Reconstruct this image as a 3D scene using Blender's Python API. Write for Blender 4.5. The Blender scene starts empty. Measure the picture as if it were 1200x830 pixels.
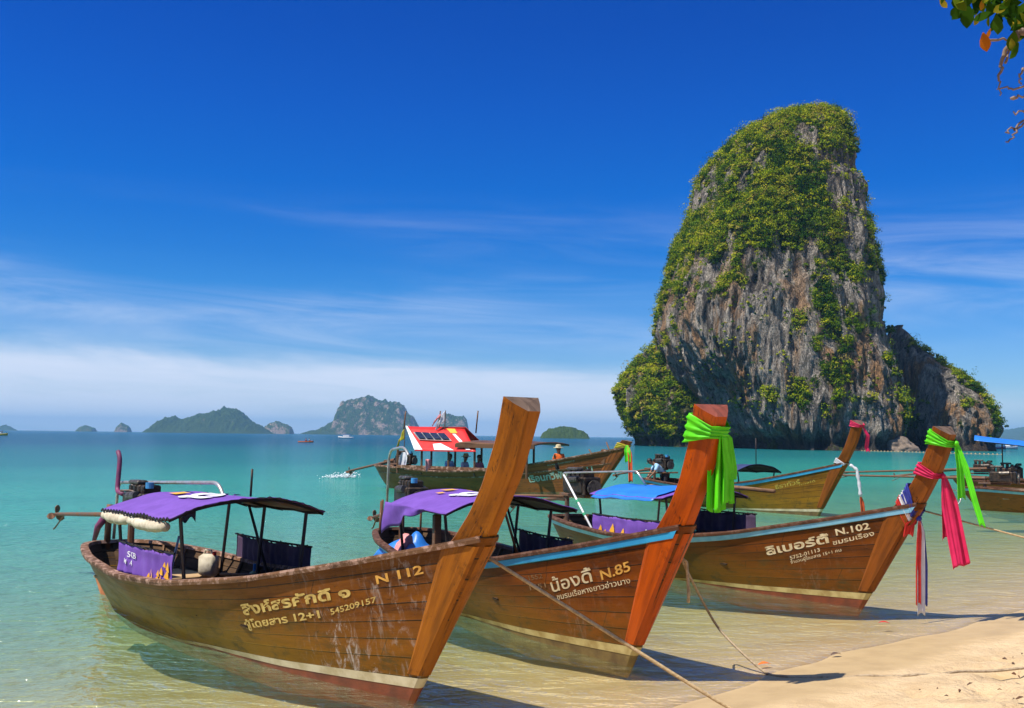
import bpy, math, random
import numpy as np
from mathutils import Vector, Matrix, Euler
random.seed(7); RNG = np.random.default_rng(7)
SC = bpy.context.scene
COL = SC.collection

# ------------------------------------------------------------------ camera, sky, sun, exposure
PITCH, ROLL, FPX, HCAM = math.atan(96/1200), math.radians(0.67), 1200.0, 2.4
cam = bpy.data.cameras.new('camera'); cam.sensor_width = 36; cam.lens = 36.0
cam.clip_start = 0.05; cam.clip_end = 60000
camo = bpy.data.objects.new('camera', cam); COL.objects.link(camo)
camo.matrix_world = Matrix.Translation((0, 0, HCAM)) @ Matrix.Rotation(math.pi/2 + PITCH, 4, 'X') @ Matrix.Rotation(ROLL, 4, 'Z')
SC.camera = camo
SUN = Vector((-0.50, -0.27, 1.0)).normalized()
SC.view_settings.view_transform = 'Standard'; SC.view_settings.look = 'None'
SC.view_settings.exposure = 0.68; SC.view_settings.gamma = 1.0; SC.view_settings.use_curve_mapping = False
SC.cycles.use_denoising = True
SC.cycles.max_bounces = 6; SC.cycles.diffuse_bounces = 3; SC.cycles.glossy_bounces = 3
SC.cycles.transmission_bounces = 4; SC.cycles.transparent_max_bounces = 12; SC.cycles.volume_bounces = 0
SC.cycles.caustics_reflective = False; SC.cycles.caustics_refractive = False
sun = bpy.data.lights.new('sun', 'SUN'); sun.energy = 4.2; sun.angle = math.radians(0.5); sun.color = (1.0, 0.93, 0.82)
suno = bpy.data.objects.new('sun', sun); COL.objects.link(suno)
suno.rotation_euler = SUN.to_track_quat('Z', 'Y').to_euler(); suno.location = (-20, 5, 40)


class NT:
    """small helper round a node tree"""
    def __init__(s, tree): s.t = tree; s.L = tree.links
    def n(s, typ, props=None, **ins):
        nd = s.t.nodes.new(typ)
        for k, v in (props or {}).items(): setattr(nd, k, v)
        for k, v in ins.items():
            key = k.replace('_', ' ')
            sock = nd.inputs[int(k[1:])] if k[0] == 'i' and k[1:].isdigit() else nd.inputs[key]
            s.put(sock, v)
        return nd
    def put(s, sock, v):
        if isinstance(v, bpy.types.NodeSocket): s.L.new(v, sock)
        elif isinstance(v, bpy.types.Node): s.L.new(v.outputs[0], sock)
        else:
            if isinstance(v, (tuple, list)) and len(v) == 3 and sock.type == 'RGBA': v = (*v, 1)
            sock.default_value = v
    def m(s, op, a, b=0.0, c=None, clamp=False):
        nd = s.t.nodes.new('ShaderNodeMath'); nd.operation = op; nd.use_clamp = clamp
        s.put(nd.inputs[0], a); s.put(nd.inputs[1], b)
        if c is not None: s.put(nd.inputs[2], c)
        return nd.outputs[0]
    def mix(s, f, a, b, mode='MIX'):
        nd = s.t.nodes.new('ShaderNodeMix'); nd.data_type = 'RGBA'; nd.blend_type = mode
        s.put(nd.inputs[0], f); s.put(nd.inputs[6], a); s.put(nd.inputs[7], b)
        return nd.outputs[2]
    def step(s, x, a, b, lo=0.0, hi=1.0):
        nd = s.t.nodes.new('ShaderNodeMapRange'); nd.interpolation_type = 'SMOOTHSTEP'
        s.put(nd.inputs[0], x)
        for i, v in enumerate((a, b, lo, hi)): s.put(nd.inputs[i+1], v)
        return nd.outputs[0]
    def noise(s, vec, scale, detail=4, rough=0.55, dist=0.0):
        nd = s.t.nodes.new('ShaderNodeTexNoise')
        s.put(nd.inputs['Vector'], vec)
        nd.inputs['Scale'].default_value = scale; nd.inputs['Detail'].default_value = detail
        nd.inputs['Roughness'].default_value = rough; nd.inputs['Distortion'].default_value = dist
        return nd.outputs[0]
    def scale(s, vec, sc, loc=(0, 0, 0)):
        nd = s.t.nodes.new('ShaderNodeMapping'); s.put(nd.inputs[0], vec)
        nd.inputs['Scale'].default_value = sc; nd.inputs['Location'].default_value = loc
        return nd.outputs[0]
    def ramp(s, f, stops):
        nd = s.t.nodes.new('ShaderNodeValToRGB'); e = nd.color_ramp.elements
        while len(e) < len(stops): e.new(0.5)
        for k, (p, c) in enumerate(stops):
            e[k].position = p; e[k].color = (*c, 1) if len(c) == 3 else c
        s.put(nd.inputs[0], f); return nd.outputs[0]
    def sep(s, vec):
        nd = s.t.nodes.new('ShaderNodeSeparateXYZ'); s.put(nd.inputs[0], vec); return nd.outputs
    def bump(s, h, strength=0.5, dist=0.02):
        nd = s.t.nodes.new('ShaderNodeBump'); s.put(nd.inputs['Height'], h)
        nd.inputs['Strength'].default_value = strength; nd.inputs['Distance'].default_value = dist
        return nd.outputs[0]


def lin(r, g, b):
    f = lambda c: (c/255/12.92 if c/255 <= 0.04045 else ((c/255+0.055)/1.055)**2.4)
    return (f(r), f(g), f(b))


# ---- world: Nishita sky, deepened up to mid height, unseen zenith brightened as added fill light, with thin cloud
W = bpy.data.worlds.new('World'); SC.world = W; W.use_nodes = True
w = NT(W.node_tree); W.node_tree.nodes.clear()
sky = w.n('ShaderNodeTexSky', dict(sky_type='NISHITA', sun_disc=False, sun_elevation=math.asin(SUN.z),
                                   sun_rotation=math.atan2(SUN.x, SUN.y), air_density=1.0, dust_density=0.3, ozone_density=2.0))
tc = w.n('ShaderNodeTexCoord').outputs['Generated']
sx, sy, sz = w.sep(tc)[0:3]
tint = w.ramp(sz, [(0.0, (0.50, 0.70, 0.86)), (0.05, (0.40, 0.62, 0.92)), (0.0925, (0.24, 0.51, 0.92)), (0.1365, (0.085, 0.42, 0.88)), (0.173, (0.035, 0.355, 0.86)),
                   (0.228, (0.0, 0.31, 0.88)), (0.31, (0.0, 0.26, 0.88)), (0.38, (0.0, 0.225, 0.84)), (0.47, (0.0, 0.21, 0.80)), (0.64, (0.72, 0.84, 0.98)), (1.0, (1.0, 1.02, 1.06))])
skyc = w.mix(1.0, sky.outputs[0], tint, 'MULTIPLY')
az = w.m('DIVIDE', sx, w.m('MAXIMUM', w.m('ABSOLUTE', sy), 0.05))
vec = w.n('ShaderNodeCombineXYZ', X=az, Y=w.m('MULTIPLY', sz, 4.0), Z=w.m('MULTIPLY', sy, 0.3)).outputs[0]
vec2 = w.n('ShaderNodeCombineXYZ', X=az, Y=w.m('ADD', w.m('MULTIPLY', sz, 4.0), w.m('MULTIPLY', az, 0.16)), Z=0.3).outputs[0]
nb = w.noise(w.scale(vec, (1.2, 1.6, 1)), 2.2, 6, 0.6, 0.3)
edge = w.m('ADD', w.m('ADD', w.m('MULTIPLY', nb, 0.05), 0.046), w.m('MULTIPLY', az, -0.034))
btx = w.noise(w.scale(vec2, (2.0, 5.0, 1), (1, 2, 0)), 2.4, 7, 0.65, 0.5)
bank = w.m('MULTIPLY', w.m('MULTIPLY', w.step(btx, 0.15, 0.62, 0.6, 1.0), w.step(sz, edge, w.m('SUBTRACT', edge, 0.024))), w.step(az, 0.62, 0.1, 0.35, 1.0))
wis = w.noise(w.scale(vec2, (1.2, 3.0, 1), (3.1, 0.4, 0)), 2.4, 8, 0.62, 0.9)
big = w.noise(w.scale(vec, (1.0, 2.2, 1), (7.3, 1.2, 0)), 1.5, 3, 0.5)
lane = w.m('MULTIPLY', w.step(sz, 0.05, 0.09), w.step(sz, 0.24, 0.13))
cirrus = w.m('MULTIPLY', w.m('MULTIPLY', w.step(wis, 0.28, 0.92), w.step(big, 0.32, 0.62)), lane)
cl = w.m('ADD', w.m('MULTIPLY', bank, 0.92), w.m('MULTIPLY', cirrus, 0.62), clamp=True)
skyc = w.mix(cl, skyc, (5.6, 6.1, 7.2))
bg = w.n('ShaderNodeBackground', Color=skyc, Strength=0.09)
wo = w.n('ShaderNodeOutputWorld'); w.L.new(bg.outputs[0], wo.inputs[0])


# ------------------------------------------------------------------ object helpers
def tag(o, label=None, cat=None, group=None, kind=None):
    if label: o['label'] = label
    if cat: o['category'] = cat
    if group: o['group'] = group
    if kind: o['kind'] = kind
    return o

def empty(name, loc, rz=0.0, scale=1.0):
    o = bpy.data.objects.new(name, None); COL.objects.link(o)
    o.location = loc; o.rotation_euler = (0, 0, rz); o.scale = scale if isinstance(scale, tuple) else (scale,)*3; o.empty_display_size = 0.2
    return o

def np_mesh(name, V, F, mat, parent=None, smooth=False, attrs=None, uv=None):
    """V (n,3), F (m,4 or 3) numpy"""
    me = bpy.data.meshes.new(name); V = np.asarray(V, np.float32); F = np.asarray(F, np.int32)
    k = F.shape[1]
    me.vertices.add(len(V)); me.vertices.foreach_set('co', V.ravel())
    me.loops.add(F.size); me.loops.foreach_set('vertex_index', F.ravel())
    me.polygons.add(len(F)); me.polygons.foreach_set('loop_start', np.arange(0, F.size, k, dtype=np.int32))
    me.polygons.foreach_set('loop_total', np.full(len(F), k, np.int32))
    me.polygons.foreach_set('use_smooth', np.full(len(F), smooth, bool))
    me.update(calc_edges=True)
    for an, (dom, arr) in (attrs or {}).items():
        a = me.attributes.new(an, 'FLOAT', dom); a.data.foreach_set('value', np.asarray(arr, np.float32).ravel())
    if uv is not None:
        l = me.uv_layers.new(name='UVMap'); l.data.foreach_set('uv', np.asarray(uv, np.float32)[F.ravel()].ravel())
    me.validate()
    for m_ in (mat if isinstance(mat, (list, tuple)) else [mat]): me.materials.append(m_)
    o = bpy.data.objects.new(name, me); COL.objects.link(o)
    if parent: o.parent = parent
    return o

class MB:
    def __init__(s): s.v = []; s.f = []; s.uv = []; s.mi = []; s.cur = 0
    def add(s, pts, faces, uv=None):
        b = len(s.v); s.v += [tuple(float(c) for c in p) for p in pts]
        s.f += [tuple(b+i for i in f) for f in faces]; s.mi += [s.cur]*len(faces)
        s.uv += list(uv) if uv is not None else [(p[0], p[2]) for p in pts]
        return s
    def box(s, c, size, rot=None, bev=0.0):
        x, y, z = [d/2 for d in size]; R = Euler(rot).to_matrix() if rot else Matrix.Identity(3)
        if bev <= 0:
            P = [(i, j, k) for i in (-x, x) for j in (-y, y) for k in (-z, z)]
            Fc = [(0, 1, 3, 2), (4, 6, 7, 5), (0, 4, 5, 1), (2, 3, 7, 6), (0, 2, 6, 4), (1, 5, 7, 3)]
        else:
            b = min(bev, x*.9, y*.9, z*.9); P = []; Fc = []
            prof = [(-z, x-b, y-b), (-z+b, x, y), (z-b, x, y), (z, x-b, y-b)]
            for (zz, xx, yy) in prof:
                cxx, cyy = xx-b*.6, yy-b*.6
                P += [(-cxx, -yy, zz), (cxx, -yy, zz), (xx, -cyy, zz), (xx, cyy, zz), (cxx, yy, zz), (-cxx, yy, zz), (-xx, cyy, zz), (-xx, -cyy, zz)]
            for r in range(3):
                for q in range(8): Fc.append((r*8+q, r*8+(q+1) % 8, r*8+8+(q+1) % 8, r*8+8+q))
            Fc += [tuple(range(7, -1, -1)), tuple(range(24, 32))]
        return s.add([Vector(c)+R @ Vector(p) for p in P], Fc)
    def tube(s, pts, r, n=8, closed=False, caps=True):
        pts = [Vector(p) for p in pts]; N = len(pts); rs = r if isinstance(r, (list, tuple)) else [r]*N
        P = []; prev = None; dist = 0; uv = []
        for i, p in enumerate(pts):
            a = pts[(i-1) % N] if (i or closed) else p; b = pts[(i+1) % N] if (i < N-1 or closed) else p
            t = (b-a); t = t.normalized() if t.length > 1e-9 else Vector((0, 0, 1))
            if prev is None:
                u = t.orthogonal().normalized()
            else:
                u = prev-t*prev.dot(t); u = u.normalized() if u.length > 1e-6 else t.orthogonal().normalized()
            prev = u; v = t.cross(u)
            if i: dist += (p-pts[i-1]).length
            for k in range(n):
                an = 2*math.pi*k/n; P.append(p+(u*math.cos(an)+v*math.sin(an))*rs[i]); uv.append((dist, k/n))
        Fc = []
        for i in range(N if closed else N-1):
            for k in range(n):
                j = (i+1) % N; Fc.append((i*n+k, i*n+(k+1) % n, j*n+(k+1) % n, j*n+k))
        if caps and not closed: Fc += [tuple(range(n-1, -1, -1)), tuple((N-1)*n+k for k in range(n))]
        return s.add(P, Fc, uv)
    def loft(s, rows, closed=False, caps=False, uv=None):
        n = len(rows[0]); P = [p for r in rows for p in r]; Fc = []
        for i in range(len(rows)-1):
            for k in range(n if closed else n-1):
                Fc.append((i*n+k, i*n+(k+1) % n, (i+1)*n+(k+1) % n, (i+1)*n+k))
        if caps: Fc += [tuple(range(n-1, -1, -1)), tuple((len(rows)-1)*n+k for k in range(n))]
        return s.add(P, Fc, uv)
    def ball(s, c, r, nu=10, nv=7):
        r = r if isinstance(r, (tuple, list)) else (r,)*3; rows = []
        for i in range(nv+1):
            a = math.pi*i/nv; rad = max(math.sin(a), 0.02)
            rows.append([(c[0]+r[0]*rad*math.cos(2*math.pi*k/nu), c[1]+r[1]*rad*math.sin(2*math.pi*k/nu), c[2]-r[2]*math.cos(a)) for k in range(nu)])
        return s.loft(rows, True, True)
    def cyl(s, a, b, r, n=12): return s.tube([a, b], r, n)
    def build(s, name, mat, parent=None, smooth=False, solid=0.0, matoff=0):
        me = bpy.data.meshes.new(name); me.from_pydata(s.v, [], s.f)
        for m_ in (mat if isinstance(mat, (list, tuple)) else [mat]): me.materials.append(m_)
        l = me.uv_layers.new(name='UVMap'); vi = np.empty(len(me.loops), np.int32); me.loops.foreach_get('vertex_index', vi)
        l.data.foreach_set('uv', np.asarray(s.uv, np.float32)[vi].ravel())
        me.polygons.foreach_set('material_index', s.mi)
        if smooth: me.polygons.foreach_set('use_smooth', [True]*len(me.polygons))
        me.update()
        o = bpy.data.objects.new(name, me); COL.objects.link(o)
        if parent: o.parent = parent
        if solid:
            md = o.modifiers.new('solid', 'SOLIDIFY'); md.thickness = abs(solid); md.offset = -1 if solid > 0 else 1
            md.material_offset = matoff
        return o


# ------------------------------------------------------------------ noise in numpy
_T = RNG.random((64, 64, 64)).astype(np.float32)
def vnoise(x, y, z):
    x, y, z = np.broadcast_arrays(np.asarray(x, float), np.asarray(y, float), np.asarray(z, float))
    i, j, k = np.floor(x).astype(int), np.floor(y).astype(int), np.floor(z).astype(int)
    f = lambda t: t*t*t*(t*(t*6-15)+10)
    u, v, w_ = f(x-i), f(y-j), f(z-k)
    g = lambda a, b, c: _T[(i+a) & 63, (j+b) & 63, (k+c) & 63]
    L = lambda a, b, t: a+(b-a)*t
    return L(L(L(g(0,0,0), g(1,0,0), u), L(g(0,1,0), g(1,1,0), u), v), L(L(g(0,0,1), g(1,0,1), u), L(g(0,1,1), g(1,1,1), u), v), w_)
def fbm(x, y, z, o=4, gain=0.5):
    r = 0; a = 1; t = 0
    for q in range(o):
        r = r+a*vnoise(x*2**q+q*7.3, y*2**q+q*3.1, z*2**q+q*5.7); t += a; a *= gain
    return r/t


# ------------------------------------------------------------------ materials
def new_mat(name):
    m_ = bpy.data.materials.new(name); m_.use_nodes = True; m_.node_tree.nodes.clear()
    h = NT(m_.node_tree); out = h.n('ShaderNodeOutputMaterial'); return m_, h, out

def plain(name, c1, c2=None, rough=0.6, metal=0.0, scale=8.0, bump=0.0, bscale=40.0, spec=0.5, coat=0.0, trans=0.0, coord='Object'):
    m_, h, out = new_mat(name); tcn = h.n('ShaderNodeTexCoord').outputs[coord]
    c2 = c2 or tuple(c*0.72 for c in c1)
    f = h.noise(tcn, scale, 5, 0.6)
    col = h.mix(h.step(f, 0.35, 0.68), c1, c2)
    p = h.n('ShaderNodeBsdfPrincipled', Base_Color=col, Metallic=metal)
    h.put(p.inputs['Roughness'], h.step(f, 0.2, 0.8, max(rough-0.12, 0.05), min(rough+0.12, 1)))
    p.inputs['Specular IOR Level'].default_value = spec; p.inputs['Coat Weight'].default_value = coat
    if bump: h.put(p.inputs['Normal'], h.bump(h.noise(tcn, bscale, 4, 0.6), bump, 0.01))
    sh = p.outputs[0]
    if trans:
        t_ = h.n('ShaderNodeBsdfTranslucent', Color=col)
        sh = h.n('ShaderNodeMixShader', i0=trans, i1=sh, i2=t_).outputs[0]
    h.L.new(sh, out.inputs[0]); return m_

def wood(name, c1, c2, dark, planks=0, algae=None, scuff=0.0, coat=0.25, rough=0.42, grain_axis='UV', worn=None):
    """planked or solid timber; UV x along the grain in metres"""
    m_, h, out = new_mat(name); tcn = h.n('ShaderNodeTexCoord'); uv = tcn.outputs['UV']; ob = tcn.outputs['Object']
    u, v = h.sep(uv)[0:2]
    g1 = h.noise(h.scale(uv, (1.2, 26, 1)), 1.6, 6, 0.65, 0.4)
    g2 = h.noise(h.scale(uv, (0.7, 3.0, 1), (3, 1, 0)), 1.3, 4, 0.6)
    g3 = h.noise(ob, 2.3, 5, 0.62)
    col = h.mix(h.step(g1, 0.30, 0.72, 0, .8), c1, c2)
    g4 = h.noise(h.scale(uv, (0.5, 5.0, 1), (9, 4, 0)), 1.1, 6, 0.7, 0.6)
    col = h.mix(h.step(g2, 0.42, 0.75, 0, 0.85), col, dark)
    col = h.mix(h.step(g4, 0.52, 0.70, 0, 0.75 if planks else 0.4), col, dark)
    col = h.mix(h.step(g3, 0.5, 0.72, 0, 0.55), col, c2)
    height = h.m('MULTIPLY', g1, 0.35)
    mot = h.noise(h.scale(ob, (1.0, 1.0, 0.8)), 4.5, 6, 0.72, 0.8)
    col = h.mix(h.step(mot, 0.54, 0.70, 0, 0.55), col, dark)
    ck = h.noise(h.scale(uv, (0.55, 9.0, 1), (2, 7, 0)), 2.2, 3, 0.5, 0.5); ckf = h.step(h.m('ABSOLUTE', h.m('SUBTRACT', ck, 0.5)), 0.012, 0.003)
    ckf = h.m('MULTIPLY', ckf, h.step(mot, 0.45, 0.6)); col = h.mix(h.m('MULTIPLY', ckf, 0.8), col, (0.02, 0.01, 0.005)); height = h.m('SUBTRACT', height, h.m('MULTIPLY', ckf, 0.6))
    if planks:
        pv = h.m('MULTIPLY', v, planks)
        wob = h.m('ADD', pv, h.m('MULTIPLY', h.m('SUBTRACT', h.noise(h.scale(uv, (0.5, 0.5, 1)), 1.5, 2), 0.5), 0.12))
        fr = h.m('FRACT', wob); wn = h.n('ShaderNodeTexWhiteNoise', dict(noise_dimensions='1D'), W=h.m('FLOOR', wob)).outputs[0]
        col = h.mix(h.m('MULTIPLY', wn, 0.35), col, dark)
        gap = h.step(h.m('ABSOLUTE', h.m('SUBTRACT', fr, 0.5)), 0.448, 0.486)
        gap = h.m('MULTIPLY', gap, h.step(h.noise(h.scale(uv, (1.5, 0, 1)), 3.0, 3), 0.28, 0.5, 0.45, 1.0))
        col = h.mix(gap, col, (0.012, 0.008, 0.004)); height = h.m('SUBTRACT', height, gap)
        # butt joints between planks
        st = h.m('FRACT', h.m('ADD', h.m('MULTIPLY', u, 0.41), h.m('MULTIPLY', wn, 3.7)))
        jt = h.m('MULTIPLY', h.step(h.m('ABSOLUTE', h.m('SUBTRACT', st, 0.5)), 0.4965, 0.4985), 0.7)
        col = h.mix(jt, col, (0.02, 0.012, 0.006))
    if algae:
        zz = h.sep(ob)[2]
        lo = h.m('ADD', zz, h.m('MULTIPLY', h.m('SUBTRACT', g3, 0.5), 0.5))
        xx = h.sep(ob)[0]
        af = h.m('MULTIPLY', h.step(lo, 0.85, 0.15), h.step(xx, 7.6, 4.2, 0.25, 0.9))
        col = h.mix(af, col, algae)
        sl = h.noise(h.scale(ob, (1.2, 1.2, 3.0)), 3.1, 5, 0.7)
        col = h.mix(h.m('MULTIPLY', h.step(sl, 0.50, 0.66), h.m('MULTIPLY', h.step(lo, 0.9, 0.1), 0.7)), col, (0.05, 0.045, 0.015))
    if scuff:
        xx = h.sep(ob)[0]
        s1 = h.noise(h.scale(ob, (2.2, 1, 0.9)), 3.6, 7, 0.75, 1.6)
        s2 = h.noise(h.scale(ob, (1, 1, 1), (4, 2, 1)), 1.5, 3, 0.5)
        sf = h.m('MULTIPLY', h.m('MULTIPLY', h.step(s1, 0.50, 0.64), h.step(s2, 0.36, 0.58)), h.m('MULTIPLY', h.step(xx, 6.2, 7.0), h.step(xx, 8.3, 7.7)))
        col = h.mix(h.m('MULTIPLY', sf, scuff), col, (0.42, 0.36, 0.32))
    if worn:
        wf = h.noise(h.scale(ob, (1.0, 1.0, 1.0)), 9.0, 6, 0.7)
        col = h.mix(h.step(wf, 0.47, 0.62, 0, 0.9), col, worn)
    p = h.n('ShaderNodeBsdfPrincipled', Base_Color=col); p.inputs['Specular IOR Level'].default_value = 0.13
    h.put(p.inputs['Roughness'], h.step(g2, 0.2, 0.8, rough-0.05, rough+0.25))
    p.inputs['Coat Weight'].default_value = coat*.35; p.inputs['Coat Roughness'].default_value = 0.16
    h.put(p.inputs['Normal'], h.bump(height, 0.5, 0.012))
    h.L.new(p.outputs[0], out.inputs[0]); return m_

MT = {}
MT['hull_brown'] = wood('varnished_plank_brown', (0.26, 0.082, 0.004), (0.185, 0.052, 0.003), (0.06, 0.017, 0.002), 7, (0.23, 0.135, 0.006), 0.8)
MT['hull_red'] = wood('varnished_plank_red', (0.25, 0.060, 0.003), (0.17, 0.037, 0.002), (0.05, 0.013, 0.002), 7, (0.21, 0.11, 0.006), 0.12)
MT['hull_umber'] = wood('varnished_plank_umber', (0.20, 0.052, 0.004), (0.14, 0.036, 0.003), (0.045, 0.014, 0.002), 7, (0.155, 0.082, 0.006), 0.08)
MT['hull_olive'] = wood('varnished_plank_olive', (0.33, 0.15, 0.010), (0.24, 0.11, 0.008), (0.09, 0.04, 0.005), 7, (0.2, 0.14, 0.012), 0.0)
MT['hull_green'] = wood('weathered_plank_dark', (0.36, 0.115, 0.03), (0.26, 0.08, 0.022), (0.10, 0.035, 0.012), 7, (0.30, 0.11, 0.025), 0.0)
MT['prow_brown'] = wood('prow_timber_brown', (0.36, 0.118, 0.007), (0.28, 0.082, 0.005), (0.11, 0.034, 0.004), 0, None, 0, 0.35)
MT['prow_orange'] = wood('prow_timber_orange', (0.52, 0.088, 0.004), (0.42, 0.066, 0.004), (0.20, 0.032, 0.003), 0, None, 0, 0.45, 0.34)
MT['prow_umber'] = wood('prow_timber_umber', (0.27, 0.078, 0.010), (0.21, 0.06, 0.008), (0.09, 0.028, 0.006), 0, None, 0, 0.3)
MT['endgrain'] = wood('prow_end_grain', (0.17, 0.115, 0.085), (0.12, 0.085, 0.065), (0.05, 0.035, 0.03), 0, None, 0, 0.0, 0.75)
MT['endgrain_red'] = wood('prow_end_grain_red', (0.27, 0.07, 0.045), (0.20, 0.06, 0.045), (0.09, 0.035, 0.03), 0, None, 0, 0.0, 0.75)
MT['rail_worn'] = wood('worn_rail_timber', (0.20, 0.10, 0.05), (0.12, 0.06, 0.03), (0.05, 0.03, 0.02), 0, None, 0, 0.1, 0.6, worn=(0.40, 0.25, 0.19))
MT['rail_dark'] = wood('dark_rail_timber', (0.12, 0.05, 0.026), (0.085, 0.036, 0.02), (0.04, 0.02, 0.014), 0, None, 0, 0.1, 0.6, worn=(0.17, 0.09, 0.06))
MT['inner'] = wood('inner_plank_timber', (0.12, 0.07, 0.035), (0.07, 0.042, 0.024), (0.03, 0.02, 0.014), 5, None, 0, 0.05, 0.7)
MT['bench'] = wood('bare_board_timber', (0.48, 0.33, 0.18), (0.36, 0.23, 0.12), (0.18, 0.11, 0.06), 0, None, 0, 0.0, 0.75)
MT['rib'] = wood('rib_timber', (0.26, 0.15, 0.08), (0.16, 0.09, 0.05), (0.07, 0.04, 0.025), 0, None, 0, 0.0, 0.7)
MT['red_paint'] = plain('red_bottom_paint', (0.22, 0.045, 0.014), (0.11, 0.03, 0.012), 0.6, 0, 3.5, 0.3, 18)
MT['slime'] = plain('algae_bottom_paint', (0.20, 0.135, 0.04), (0.10, 0.06, 0.022), 0.7, 0, 3.5, 0.4, 18)
MT['cream_paint'] = plain('cream_stripe_paint', (0.62, 0.54, 0.36), (0.44, 0.36, 0.20), 0.6, 0, 4.0, 0.2, 25)
MT['ochre_paint'] = plain('ochre_stripe_paint', (0.52, 0.42, 0.18), (0.32, 0.22, 0.07), 0.6, 0, 4.0, 0.2, 25)
MT['blue_paint'] = plain('sky_blue_paint', (0.045, 0.40, 0.72), (0.03, 0.30, 0.60), 0.45, 0, 4.0, 0.15, 30)
MT['pale_blue_paint'] = plain('pale_blue_paint', (0.22, 0.50, 0.68), (0.14, 0.40, 0.60), 0.5, 0, 4.0, 0.15, 30)
MT['gold'] = plain('gold_lettering_paint', (0.70, 0.50, 0.15), (0.46, 0.30, 0.08), 0.6, 0, 14.0)
MT['orange_let'] = plain('orange_lettering_paint', (0.72, 0.38, 0.07), (0.50, 0.24, 0.04), 0.6, 0, 14.0)
MT['cream_let'] = plain('cream_lettering_paint', (0.74, 0.62, 0.40), (0.52, 0.38, 0.2), 0.6, 0, 14.0)
MT['faded_let'] = plain('faded_lettering_paint', (0.24, 0.14, 0.06), (0.17, 0.08, 0.03), 0.7, 0, 20.0)
MT['yellow_let'] = plain('yellow_lettering_paint', (0.55, 0.42, 0.06), (0.36, 0.24, 0.04), 0.6, 0, 14.0)
MT['mint_let'] = plain('mint_lettering_paint', (0.36, 0.48, 0.36), (0.24, 0.34, 0.24), 0.6, 0, 14.0)
MT['white'] = plain('white_paint', (0.78, 0.78, 0.78), (0.62, 0.62, 0.62), 0.5)
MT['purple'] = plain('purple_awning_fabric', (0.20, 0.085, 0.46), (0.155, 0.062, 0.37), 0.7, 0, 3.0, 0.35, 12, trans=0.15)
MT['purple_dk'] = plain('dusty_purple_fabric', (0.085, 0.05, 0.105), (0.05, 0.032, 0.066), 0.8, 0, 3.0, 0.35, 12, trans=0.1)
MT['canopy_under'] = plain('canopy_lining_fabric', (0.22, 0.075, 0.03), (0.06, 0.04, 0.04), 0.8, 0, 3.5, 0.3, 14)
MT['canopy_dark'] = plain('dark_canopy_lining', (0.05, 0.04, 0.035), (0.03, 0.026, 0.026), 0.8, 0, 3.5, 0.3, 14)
MT['navy'] = plain('navy_canopy_fabric', (0.035, 0.05, 0.15), (0.02, 0.03, 0.09), 0.6, 0, 3.0, 0.2, 12)
MT['blue_tarp'] = plain('blue_tarpaulin', (0.03, 0.22, 0.75), (0.02, 0.17, 0.62), 0.4, 0, 3.0, 0.5, 9, trans=0.1)
MT['yellow_print'] = plain('yellow_print', (0.80, 0.40, 0.02), (0.7, 0.33, 0.02), 0.6)
MT['cream_cloth'] = plain('cream_rolled_cloth', (0.62, 0.56, 0.42), (0.40, 0.34, 0.24), 0.85, 0, 7.0, 0.5, 12)
MT['black_pipe'] = plain('dark_steel_tube', (0.028, 0.026, 0.03), (0.05, 0.03, 0.022), 0.5, 0.6, 10)
MT['steel'] = plain('galvanised_tube', (0.55, 0.54, 0.52), (0.36, 0.32, 0.28), 0.4, 0.7, 9)
MT['rust'] = plain('rusty_shaft', (0.13, 0.09, 0.07), (0.2, 0.09, 0.04), 0.7, 0.5, 9, 0.3, 40)
MT['engine'] = plain('oily_engine_metal', (0.022, 0.02, 0.019), (0.085, 0.055, 0.035), 0.5, 0.6, 9, 0.4, 30)
MT['alloy'] = plain('engine_alloy', (0.15, 0.135, 0.115), (0.05, 0.04, 0.035), 0.5, 0.7, 14)
MT['hose_blue'] = plain('blue_engine_cover', (0.05, 0.28, 0.6), None, 0.4)
MT['wine_pipe'] = plain('wine_red_exhaust_wrap', (0.20, 0.03, 0.10), (0.10, 0.02, 0.07), 0.6)
MT['rope'] = plain('manila_rope', (0.52, 0.38, 0.20), (0.34, 0.23, 0.11), 0.85, 0, 30, 0.6, 90)
MT['rope_grey'] = plain('weathered_rope', (0.40, 0.31, 0.20), (0.24, 0.17, 0.10), 0.85, 0, 30, 0.6, 90)
MT['rudder'] = plain('orange_rudder_board', (0.50, 0.17, 0.05), (0.34, 0.10, 0.03), 0.65, 0, 4)
MT['green_cloth'] = plain('lime_green_sash', (0.16, 0.86, 0.012), (0.12, 0.72, 0.01), 0.5, 0, 5, 0.2, 16, trans=0.3)
MT['pink_cloth'] = plain('hot_pink_sash', (0.86, 0.025, 0.14), (0.72, 0.015, 0.10), 0.55, 0, 5, 0.2, 16, trans=0.25)
MT['red_cloth'] = plain('red_sash', (0.72, 0.03, 0.02), None, 0.6, trans=0.15)
MT['blue_cloth'] = plain('royal_blue_sash', (0.035, 0.05, 0.36), None, 0.6, trans=0.15)
MT['white_cloth'] = plain('white_sash', (0.76, 0.76, 0.80), (0.68, 0.68, 0.72), 0.6, trans=0.15)
MT['orange_cloth'] = plain('orange_red_sash', (0.80, 0.11, 0.02), None, 0.6, trans=0.15)
MT['yellow_cloth'] = plain('yellow_cloth', (0.75, 0.60, 0.03), None, 0.6, trans=0.2)
MT['coral_cloth'] = plain('coral_pink_towel', (0.75, 0.30, 0.30), (0.6, 0.22, 0.24), 0.8, 0, 9, 0.3, 30)
MT['orange_vest'] = plain('orange_life_vest', (0.85, 0.16, 0.01), (0.7, 0.12, 0.01), 0.7)
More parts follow.
